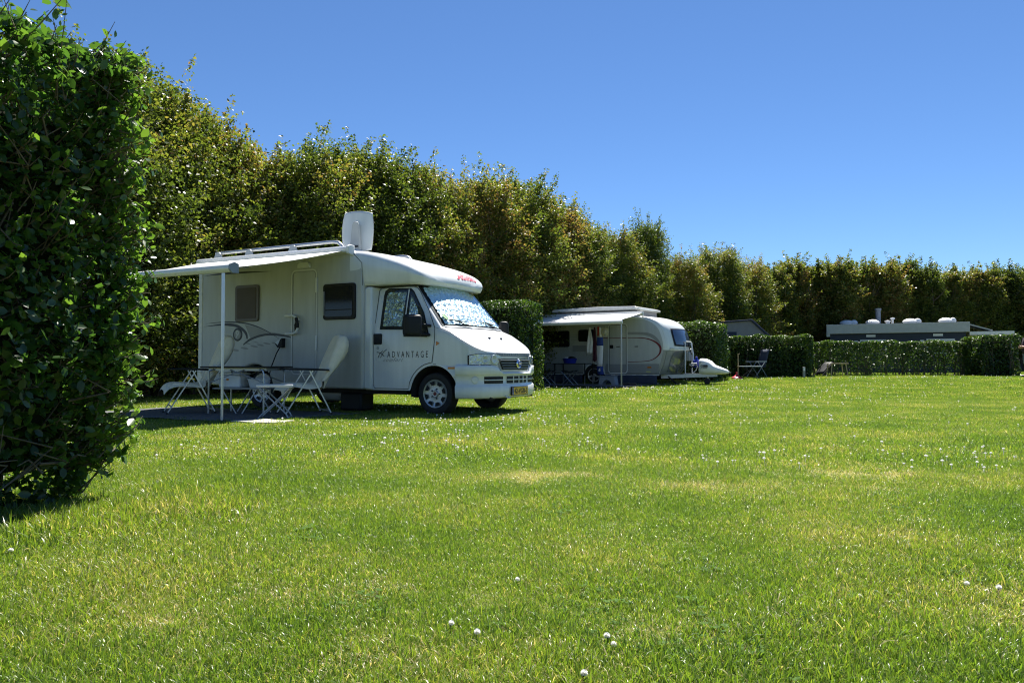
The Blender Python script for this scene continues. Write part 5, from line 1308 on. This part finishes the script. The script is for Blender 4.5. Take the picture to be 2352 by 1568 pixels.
# navy folding chair, low white board, red footed pole, small table, post, paving, person
x, y = P3(1737, 0, 29.4); g = GZ(x, y)
nc = thing('folding_chair', 'high-backed navy folding chair standing in front of the waist-high hedge', 'chair', (x, y, g), R(200))
MB().grid([[(-.22 - .20 * i / 5, -.24 + .48 * j / 4, .44 + .66 * i / 5) for j in range(5)] for i in range(6)]).build('backrest', 'skirt', nc, smooth=True, solid=.03)
MB().box((-.24, -.24, .42), (.26, .24, .45)).build('seat', 'skirt', nc)
for s in (-1, 1):
    MB().bar((.28, s * .26, 0), (-.2, s * .26, .62), .025, .02).build('leg', 'plastic_grey', nc); MB().bar((-.32, s * .26, 0), (.12, s * .26, .62), .025, .02).build('leg', 'plastic_grey', nc)
    MB().box((-.25, s * .28 - .03, .62), (.28, s * .28 + .03, .65)).build('armrest', 'alu_dull', nc)
x, y = P3(1721, 0, 28.6); g = GZ(x, y)
lt = thing('low_table', 'low white-topped folding table beside the red-footed pole', 'table', (x, y, g), R(-3))
MB().box((-.40, -.22, .455), (.40, .22, .485)).build('table_top', 'plastic_white', lt)
for sx in (-1, 1):
    for sy in (-1, 1): MB().bar((sx * .34, sy * .17, 0), (-sx * .25, sy * .17, .455), .02, .02).build('leg', 'black', lt)
x, y = P3(1695, 0, 28.5); g = GZ(x, y)
pf = thing('parasol_pole', 'thin white pole in a red foot in front of the waist-high hedge', 'pole', (x, y, g))
MB().tube([(0, 0, .1), (0, 0, .95), (.05, 0, .935)], .018, 8).build('pole', 'wood', pf)
MB().lathe([(0, 0.0), (.20, 0), (.20, .05), (.10, .11), (.04, .17), (.035, .26), (0, .26)], 18, 'Z', (-.05, 0, 0)).build('foot', 'red', pf, smooth=True)
x, y = P3(1922, 0, 29.6); g = GZ(x, y)
sw = thing('side_table', 'small pale wooden table on splayed legs before the long low hedge', 'table', (x, y, g), R(5))
MB().box((-.36, -.22, .50), (.36, .22, .53)).build('table_top', 'wood', sw, bevel=.005)
for sx in (-1, 1):
    for sy in (-1, 1): MB().tube([(sx * .28, sy * .15, .50), (sx * .34, sy * .19, 0)], [.022, .014], 8).build('leg', 'wood', sw, smooth=True)
x, y = P3(1892, 0, 30.0); g = GZ(x, y)
dc = thing('reclined_chair', 'dark low deck chair tilted back behind the small wooden table', 'chair', (x, y, g), R(20))
MB().bar((-.30, -.22, .02), (.25, -.22, .55), .03, .03).build('leg', 'black', dc); MB().bar((-.30, .22, .02), (.25, .22, .55), .03, .03).build('leg', 'black', dc)
MB().bar((.30, -.2, .02), (-.05, -.2, .42), .03, .03).build('leg', 'black', dc); MB().bar((.30, .2, .02), (-.05, .2, .42), .03, .03).build('leg', 'black', dc)
MB().grid([[(-.25 + .5 * i / 4, -.2 + .4 * j / 3, .10 + .46 * i / 4) for j in range(4)] for i in range(5)]).build('sling', 'black', dc, smooth=True, solid=.02)
x, y = P3(1846, 0, 28.4); g = GZ(x, y)
mp = thing('pitch_marker', 'short pale marker post at the right end of the waist-high hedge', 'marker post', (x, y, g))
MB().box((-.04, -.04, 0), (.04, .04, .42)).build('post', 'decal_grey', mp, bevel=.008); MB().box((-.035, -.046, .28), (.035, -.041, .39)).build('sign_plate', 'plastic_white', mp)

pv = MB().grid([[(19.75 + 14 * i / 10, 28.4 + 3.2 * j / 6, GZ(19.75 + 14 * i / 10, 28.4 + 3.2 * j / 6) + .03) for i in range(11)] for j in range(7)]).build('path', 'paving', None, smooth=True); pv['kind'] = 'structure'

def person():
    X, Y = (2362 - 1176) / 1750 * 27.4, 27.4; g = GZ(X, Y)
    t = thing('person', 'person in dark shirt and grey shorts, arms folded, cut by the right edge', 'person', (X, Y, g), R(180))
    # local +X = facing direction (towards picture left)
    V = [(0, 0, .95), (.0, 0, 1.10), (.0, 0, 1.28), (-.02, 0, 1.43), (.0, 0, 1.52), (.02, 0, 1.62), (.02, 0, 1.72),
         (0, .10, .90), (.02, .10, .50), (-.02, .10, .10), (.14, .11, .04), (0, -.10, .90), (.02, -.10, .50), (-.02, -.10, .10), (.14, -.11, .04),
         (-.02, .19, 1.42), (-.02, .25, 1.15), (.20, .14, 1.10), (.27, -.05, 1.14), (-.02, -.19, 1.42), (-.02, -.25, 1.15), (.20, -.14, 1.08), (.27, .05, 1.12)]
    E_ = [(0, 1), (1, 2), (2, 3), (3, 4), (4, 5), (5, 6), (0, 7), (7, 8), (8, 9), (9, 10), (0, 11), (11, 12), (12, 13), (13, 14), (3, 15), (15, 16), (16, 17), (17, 18), (3, 19), (19, 20), (20, 21), (21, 22)]
    Rr = [(.13, .16), (.125, .155), (.13, .17), (.11, .15), (.055, .055), (.085, .075), (.07, .065), (.09, .09), (.058, .058), (.042, .042), (.035, .045), (.09, .09), (.058, .058), (.042, .042), (.035, .045), (.06, .06), (.046, .046), (.04, .04), (.032, .04), (.06, .06), (.046, .046), (.04, .04), (.032, .04)]
    me = bpy.data.meshes.new('body'); me.from_pydata(V, E_, []); o = bpy.data.objects.new('body', me); COL.objects.link(o); o.parent = t
    sm = o.modifiers.new('skin', 'SKIN'); sm.use_smooth_shade = True
    bm = bmesh.new(); bm.from_mesh(me); ly = bm.verts.layers.skin.verify()
    for i, v in enumerate(bm.verts): v[ly].radius = Rr[i]; v[ly].use_root = (i == 0)
    bm.to_mesh(me); bm.free(); ss = o.modifiers.new('sub', 'SUBSURF'); ss.levels = 2; ss.render_levels = 2
    me.materials.append(M['skin'])
    def ring(cx, cy, z, rx, ry, n=20): return [(cx + rx * math.cos(2 * math.pi * k / n), cy + ry * math.sin(2 * math.pi * k / n), z) for k in range(n)]
    def cloth(name, rings, m):
        mb = MB(); mb.grid([r + [r[0]] for r in rings]); return mb.build(name, m, t, smooth=True, solid=.006)
    cloth('shirt', [ring(.0, 0, .86, .165, .19), ring(.015, 0, 1.0, .19, .20), ring(.02, 0, 1.12, .185, .195), ring(.01, 0, 1.30, .165, .205), ring(-.01, 0, 1.42, .13, .20), ring(-.02, 0, 1.49, .085, .11), ring(0, 0, 1.53, .07, .07)], 'shirt')
    for s in (-1, 1):
        cloth('sleeve', [ring(-.02, s * .19, 1.46, .07, .05), ring(-.02, s * .235, 1.36, .078, .062), ring(-.02, s * .25, 1.24, .075, .06)], 'shirt')
        cloth('shorts_leg', [ring(0, s * .075, .93, .15, .10), ring(.0, s * .09, .80, .125, .105), ring(.01, s * .10, .62, .105, .095), ring(.02, s * .10, .50, .095, .085)], 'shorts')
        MB().lathe([(0, -.12), (.045, -.11), (.055, 0), (.05, .12), (0, .16)], 14, 'X', (.05, s * .11, .05)).build('shoe', 'shoe', t, smooth=True)
    MB().lathe([(.088, .0), (.098, .05), (.092, .10), (.06, .14), (0, .155)], 20, 'Z', (.0, 0, 1.64)).build('hair', 'twig', t, smooth=True)
    MB().box((.092, -.012, 1.60), (.125, .012, 1.645)).build('nose', 'skin', t, bevel=.008)
    for s in (-1, 1):
        MB().lathe([(0, .0), (.011, .004), (.013, .012)], 10, 'X', (.085, s * .032, 1.655)).build('eye', 'seam', t)
        MB().lathe([(0, 0), (.02, .004), (.026, .012)], 10, 'Y', (.01, s * .09, 1.63)).build('ear', 'skin', t)
    MB().box((.088, -.025, 1.565), (.10, .025, 1.573)).build('mouth', 'darkred', t)
    for s in (-1, 1):
        for k in range(4):
            MB().tube([(.27, -s * .05, 1.135 - k * .020), (.285, -s * .09, 1.135 - k * .02), (.27, -s * .125, 1.13 - k * .02)], [.010, .009, .007], 6).build('finger', 'skin', t, smooth=True)
        MB().tube([(.26, -s * .04, 1.15), (.275, -s * .055, 1.175), (.275, -s * .07, 1.19)], [.011, .010, .008], 6).build('thumb', 'skin', t, smooth=True)
person()

# ==================================================================================== GRASS AND FLOWERS
def patch_mesh(name, size, n, hmin, hmax, wid, lean_m=.62, straw=.06):
    r = rng; x = r.uniform(-size / 2, size / 2, n); y = r.uniform(-size / 2, size / 2, n)
    h = r.uniform(hmin, hmax, n) * (1 + .5 * (r.uniform(0, 1, n) < .06)); az = r.uniform(0, 6.28, n)
    lean = np.clip(np.abs(r.normal(lean_m, .38, n)), .05, 1.5); yaw = az + np.pi / 2 + r.normal(0, .7, n)
    tint = np.clip(r.normal(.42, .24, n), 0, .95); st = r.uniform(0, 1, n) < straw
    tint = np.where(st, r.uniform(.92, 1.15, n), tint); lean = np.where(st, r.uniform(.9, 1.6, n), lean)
    w = wid * r.uniform(.6, 1.25, n) / 2
    d = np.stack([np.cos(az), np.sin(az), np.zeros(n)], 1); sd = np.stack([np.cos(yaw), np.sin(yaw), np.zeros(n)], 1)
    base = np.stack([x, y, np.full(n, -.004)], 1); V = np.empty((n, 7, 3)); ang = np.zeros(n); p = base
    for k, (seg, ww) in enumerate(((0, 1.0), (.36, .95), (.34, .70), (.30, 0))):
        if k:
            ang = lean * (.35 + .42 * (k - 1)); p = p + (d * np.sin(ang)[:, None] + np.array([0, 0, 1.0]) * np.cos(ang)[:, None]) * (h * seg)[:, None]
            p[:, 2] = np.maximum(p[:, 2], .004)
        if k < 3: V[:, 2 * k] = p - sd * (w * ww)[:, None]; V[:, 2 * k + 1] = p + sd * (w * ww)[:, None]
        else: V[:, 6] = p
    T = np.array([(0, 1, 3), (0, 3, 2), (2, 3, 5), (2, 5, 4), (4, 5, 6)])
    F = (T[None] + (np.arange(n) * 7)[:, None, None]).reshape(-1, 3)
    o = np_mesh(name, V.reshape(-1, 3), F, 'grass', None, np.repeat(tint, 7)); COL.objects.unlink(o)
    return o
def clover_mesh(n=15, size=.20):
    V = []; F = []
    for i in range(n):
        x, y, h = rng.uniform(-size / 2, size / 2), rng.uniform(-size / 2, size / 2), rng.uniform(.010, .024); a0 = rng.uniform(0, 6.28); r = rng.uniform(.004, .008)
        for k in range(3):
            a = a0 + k * 2.094; c = np.array([x + r * math.cos(a), y + r * math.sin(a), h + rng.uniform(-.003, .003)]); b = len(V)
            for q in range(6):
                t = a + q * math.pi / 3; V.append((c[0] + r * .95 * math.cos(t), c[1] + r * .95 * math.sin(t), c[2] + .003 * math.cos(q * 2 + k)))
            F += [(b, b + 1, b + 2), (b, b + 2, b + 3), (b, b + 3, b + 4), (b, b + 4, b + 5)]
    o = np_mesh('c', np.array(V), np.array(F), 'clover', None, np.clip(rng.normal(.5, .2, len(V)), 0, 1)); COL.objects.unlink(o); return o
def scatter_object(name, pts, rot, scl, idx, protos, label=None, cat=None):
    coll = bpy.data.collections.new(name + '_pieces')
    for i, p in enumerate(protos): p.name = '%s_piece_%02d' % (name, i); coll.objects.link(p)
    me = bpy.data.meshes.new(name); me.vertices.add(len(pts)); me.vertices.foreach_set('co', np.ascontiguousarray(pts, dtype=np.float32).ravel())
    for nm, tp, arr in (('rot', 'FLOAT', rot), ('scl', 'FLOAT', scl), ('idx', 'INT', idx)):
        a = me.attributes.new(nm, tp, 'POINT'); a.data.foreach_set('value', np.ascontiguousarray(arr, dtype=np.float32 if tp == 'FLOAT' else np.int32))
    me.update()
    o = bpy.data.objects.new(name, me); COL.objects.link(o); o['kind'] = 'stuff'
    if label: o['label'] = label; o['category'] = cat
    ng = bpy.data.node_groups.new(name + '_scatter', 'GeometryNodeTree')
    ng.interface.new_socket('Geometry', in_out='INPUT', socket_type='NodeSocketGeometry'); ng.interface.new_socket('Geometry', in_out='OUTPUT', socket_type='NodeSocketGeometry')
    N = ng.nodes; L = ng.links
    gi = N.new('NodeGroupInput'); go = N.new('NodeGroupOutput'); mp_ = N.new('GeometryNodeMeshToPoints'); ip = N.new('GeometryNodeInstanceOnPoints'); ci = N.new('GeometryNodeCollectionInfo')
    ci.inputs['Collection'].default_value = coll; ci.inputs['Separate Children'].default_value = True; ci.inputs['Reset Children'].default_value = True
    def attr(nm, tp):
        a = N.new('GeometryNodeInputNamedAttribute'); a.data_type = tp; a.inputs['Name'].default_value = nm; return a.outputs['Attribute']
    cx = N.new('ShaderNodeCombineXYZ'); L.new(attr('rot', 'FLOAT'), cx.inputs[2])
    L.new(gi.outputs[0], mp_.inputs[0]); L.new(mp_.outputs[0], ip.inputs['Points']); L.new(ci.outputs[0], ip.inputs['Instance'])
    ip.inputs['Pick Instance'].default_value = True; L.new(attr('idx', 'INT'), ip.inputs['Instance Index'])
    L.new(cx.outputs[0], ip.inputs['Rotation']); L.new(attr('scl', 'FLOAT'), ip.inputs['Scale']); L.new(ip.outputs[0], go.inputs[0])
    md = o.modifiers.new('scatter', 'NODES'); md.node_group = ng
    return o

def lawn_points(y0, y1, step, margin=1.2, half=.72):
    ys = np.arange(y0, y1, step); out = []
    for yy in ys:
        hw = half * yy + margin; xs = np.arange(-hw, hw, step); out.append(np.stack([xs, np.full(len(xs), yy)], 1))
    p = np.concatenate(out); p += rng.uniform(-.5, .5, p.shape) * step
    return p
def in_mh(p, x0, x1, y0, y1, origin=MH, rz=MHR):
    c, s = math.cos(rz), math.sin(rz); dx = p[:, 0] - origin.x; dy = p[:, 1] - origin.y
    X = dx * c + dy * s; Y = -dx * s + dy * c
    return (X > x0) & (X < x1) & (Y > y0) & (Y < y1)
def vnoise(p, f, seed):
    q = np.random.default_rng(seed).uniform(0, 6.28, 6)
    return (np.sin(p[:, 0] * f + q[0] + 1.3 * np.sin(p[:, 1] * f * .7 + q[1])) + np.sin(p[:, 1] * f * 1.1 + q[2] + 1.1 * np.sin(p[:, 0] * f * .8 + q[3])) + .7 * np.sin((p[:, 0] + p[:, 1]) * f * 1.9 + q[4]) + .7 * np.sin((p[:, 0] - p[:, 1]) * f * 2.3 + q[5])) / 3.4

DRY = [(1.46, 4.9, .85, .45), (.2, 5.3, .5, .3), (-.64, 2.58, .22, .13), (-.42, 2.15, .3, .10), (1.69, 2.73, .16, .12), (1.7, 2.35, .35, .25), (.45, 2.2, .2, .12), (2.3, 5.6, .9, .5), (-1.2, 2.3, .2, .1)]
def dryness(p):
    d = np.zeros(len(p))
    for (cx_, cy_, rx, ry) in DRY: d = np.maximum(d, np.exp(-(((p[:, 0] - cx_) / rx) ** 2 + ((p[:, 1] - cy_) / ry) ** 2)))
    return d
def grass():
    near = [patch_mesh('a', .26, 620, .018, .046, .0030, .80, .11) for k in range(5)]
    dry = [patch_mesh('d', .26, 330, .014, .040, .0026, 1.0, .45) for k in range(3)]
    mid = [patch_mesh('m', .45, 620, .022, .048, .0060, .75, .10) for k in range(4)]
    far = [patch_mesh('f', .9, 760, .026, .050, .014, .7, .08) for k in range(3)]
    for o in dry:
        a = o.data.attributes['tint']; v = np.empty(len(a.data), dtype=np.float32); a.data.foreach_get('value', v); a.data.foreach_set('value', np.clip(v + .25, 0, 1.2))
    P = []; S = []; I = []
    def put(p, protos, lo, base, var):
        s = np.clip(base * (1 + var * vnoise(p, 2.1, 5) + var * .8 * vnoise(p, 7.3, 9) + .2 * rng.uniform(-1, 1, len(p))), .35, 2)
        P.append(p); S.append(s); I.append(rng.integers(lo, lo + len(protos), len(p)))
    p1 = lawn_points(1.0, 6.0, .105); dn = dryness(p1); isd = rng.uniform(0, 1, len(p1)) < np.clip(dn * (1.0 + .9 * vnoise(p1, 11.0, 3)) + .05 * (vnoise(p1, 5.0, 4) > .55), 0, 1)
    put(p1[~isd], near, 0, 1.0, .30); put(p1[isd], dry, 5, 1.0, .2)
    p2 = lawn_points(5.8, 16.5, .21); put(p2, mid, 8, 1.0, .22)
    p3 = lawn_points(16.2, 46, .50); put(p3, far, 12, 1.0, .15)
    # long grass at the foot of the near hedge
    k = 260; tt = rng.uniform(0, 1, k); q = np.stack([-3.05 + tt * 1.2, 2.95 + tt * 1.15], 1) + rng.normal(0, .14, (k, 2)); P.append(q); S.append(rng.uniform(1.2, 2.4, k)); I.append(rng.integers(0, 5, k))
    k = 140; q = np.stack([rng.uniform(-2.25, -1.6, k), rng.uniform(3.5, 5.0, k)], 1); P.append(q); S.append(rng.uniform(1.2, 1.9, k)); I.append(rng.integers(0, 5, k))
    cl = [clover_mesh() for k in range(3)]; k = 0; q = []
    for _ in range(22):
        yy = 1.9 + 5 * rng.uniform(0, 1) ** 1.3; xx = rng.uniform(-.55, .66) * yy; m_ = int(rng.integers(2, 6)); q.append(np.stack([rng.normal(xx, .16, m_), rng.normal(yy, .14, m_)], 1))
    q = np.concatenate(q); P.append(q); S.append(rng.uniform(.8, 1.3, len(q))); I.append(rng.integers(15, 18, len(q)))
    P = np.concatenate(P); S = np.concatenate(S); I = np.concatenate(I)
    bad = in_mh(P, -4.93, -1.12, -2.50, -.22) | in_mh(P, -2.38, 2.18, -2.43, -.26, CV, CVR) | ((P[:, 0] > 19.6) & (P[:, 1] > 28.3) & (P[:, 1] < 31.7))
    P, S, I = P[~bad], S[~bad], I[~bad]
    pts = np.stack([P[:, 0], P[:, 1], gz(P[:, 0], P[:, 1]) - .002], 1)
    scatter_object('lawn_grass', pts, rng.uniform(0, 6.28, len(P)), S, I, near + dry + mid + far + cl, 'short mown lawn grass with dry yellowish patches', 'grass')
grass()

def flower_proto(name, r, h):
    mb = MB(); n = 9
    mb.tube([(0, 0, 0), (.003, 0, h * .6), (0, 0, h)], .0015, 4, cap=False); st_ = len(mb.f)
    mb.lathe([(0, h + r * .75), (r * .55, h + r * .60), (r, h + r * .1), (r * .8, h - r * .25), (0, h - r * .3)], n, 'Z')
    return mb
M['petal'] = mat('white_petal', (.88, .87, .84), .8, var=.08, vscale=300, bump=.3, bscale=500, transl=.45)
def flowers():
    protos = []
    for k, (r, h) in enumerate(((.010, .045), (.009, .055), (.012, .05))):
        o = flower_proto('fl', r, h).build('fl', 'petal', None, smooth=True); COL.objects.unlink(o); protos.append(o)
    pts = []
    def cluster(cx_, cy_, n, sx, sy):
        q = np.stack([rng.normal(cx_, sx, n), rng.normal(cy_, sy, n)], 1); pts.append(q)
    for _ in range(46):
        yy = rng.uniform(5.5, 27); xx = rng.uniform(-.45, .66) * yy; cluster(xx, yy, int(rng.integers(4, 16)), .35 + yy * .02, .25 + yy * .02)
    cluster(-1.5, 9.6, 60, 1.0, .25); cluster(.5, 10.5, 50, 1.2, .6); cluster(3.4, 22.2, 80, 1.4, .5); cluster(6, 20.8, 60, 1.6, .8); cluster(1.0, 18.5, 60, 2.2, .9); cluster(-.6, 7.2, 40, .8, .5); cluster(5, 14, 60, 2.5, 1.5); cluster(3.2, 6.2, 26, .9, .5); cluster(1.5, 24.0, 60, 1.6, .6); cluster(12, 27, 90, 4, .8)
    cluster(-2.4, 12.9, 60, 1.4, .4)
    P = np.concatenate(pts); P = P[(P[:, 1] > 3.2)]
    bad = in_mh(P, -4.93, -1.12, -2.50, -.22) | in_mh(P, -2.38, 2.18, -2.43, -.26, CV, CVR); P = P[~bad]
    sc = rng.uniform(.8, 1.3, len(P)) * np.clip(.85 + P[:, 1] / 60, 1, 1.4)
    scatter_object('lawn_daisies', np.stack([P[:, 0], P[:, 1], gz(P[:, 0], P[:, 1])], 1), rng.uniform(0, 6.28, len(P)), sc, rng.integers(0, 3, len(P)), protos, 'scattered small white daisies and clover in the lawn', 'flowers')
    # the few that show largest in the foreground
    me_stem = None
    for i, (xx, yy, lab) in enumerate(((-.18, 2.28, 'white clover head left of the centre foreground, upper of two'), (-.10, 2.21, 'white clover head left of the centre foreground, lower of two'), (.27, 2.19, 'white clover head right of centre, upper of two'), (.28, 2.12, 'white clover head right of centre, lower of two'),
                                        (.18, 1.92, 'white clover head nearest the bottom edge'), (1.58, 2.67, 'white clover head beside the bare patch at right'), (1.66, 2.62, 'white clover head on the edge of the bare patch at right'), (-2.05, 3.14, 'white clover head at the foot of the foreground hedge'), (.02, 2.75, 'white clover head alone in the middle of the near lawn'))):
        t = thing('clover_flower', lab, 'flower', (xx, yy, GZ(xx, yy)), random.uniform(0, 6), 'clover flowers in the foreground')
        MB().tube([(0, 0, 0), (.004, .002, .018), (0, 0, .029)], .0016, 5).build('stem', 'hedge', t, smooth=True)
        hd = MB(); r_ = .0095
        for k in range(46):
            a = k * 2.399; z = 1 - 1.5 * k / 45; rr = math.sqrt(max(0, 1 - z * z)); d = Vector((rr * math.cos(a), rr * math.sin(a), z)); c = Vector((0, 0, .031)); s_ = d.cross(Vector((.3, .2, .9))).normalized() * .0022
            hd.add([c + d * r_ * .35 - s_, c + d * r_ * .35 + s_, c + d * r_ + s_ * .9 + Vector((0, 0, .001)), c + d * r_ - s_ * .9 + Vector((0, 0, .001))], [(0, 1, 2, 3)])
        hd.build('flower_head', 'petal', t)
flowers()
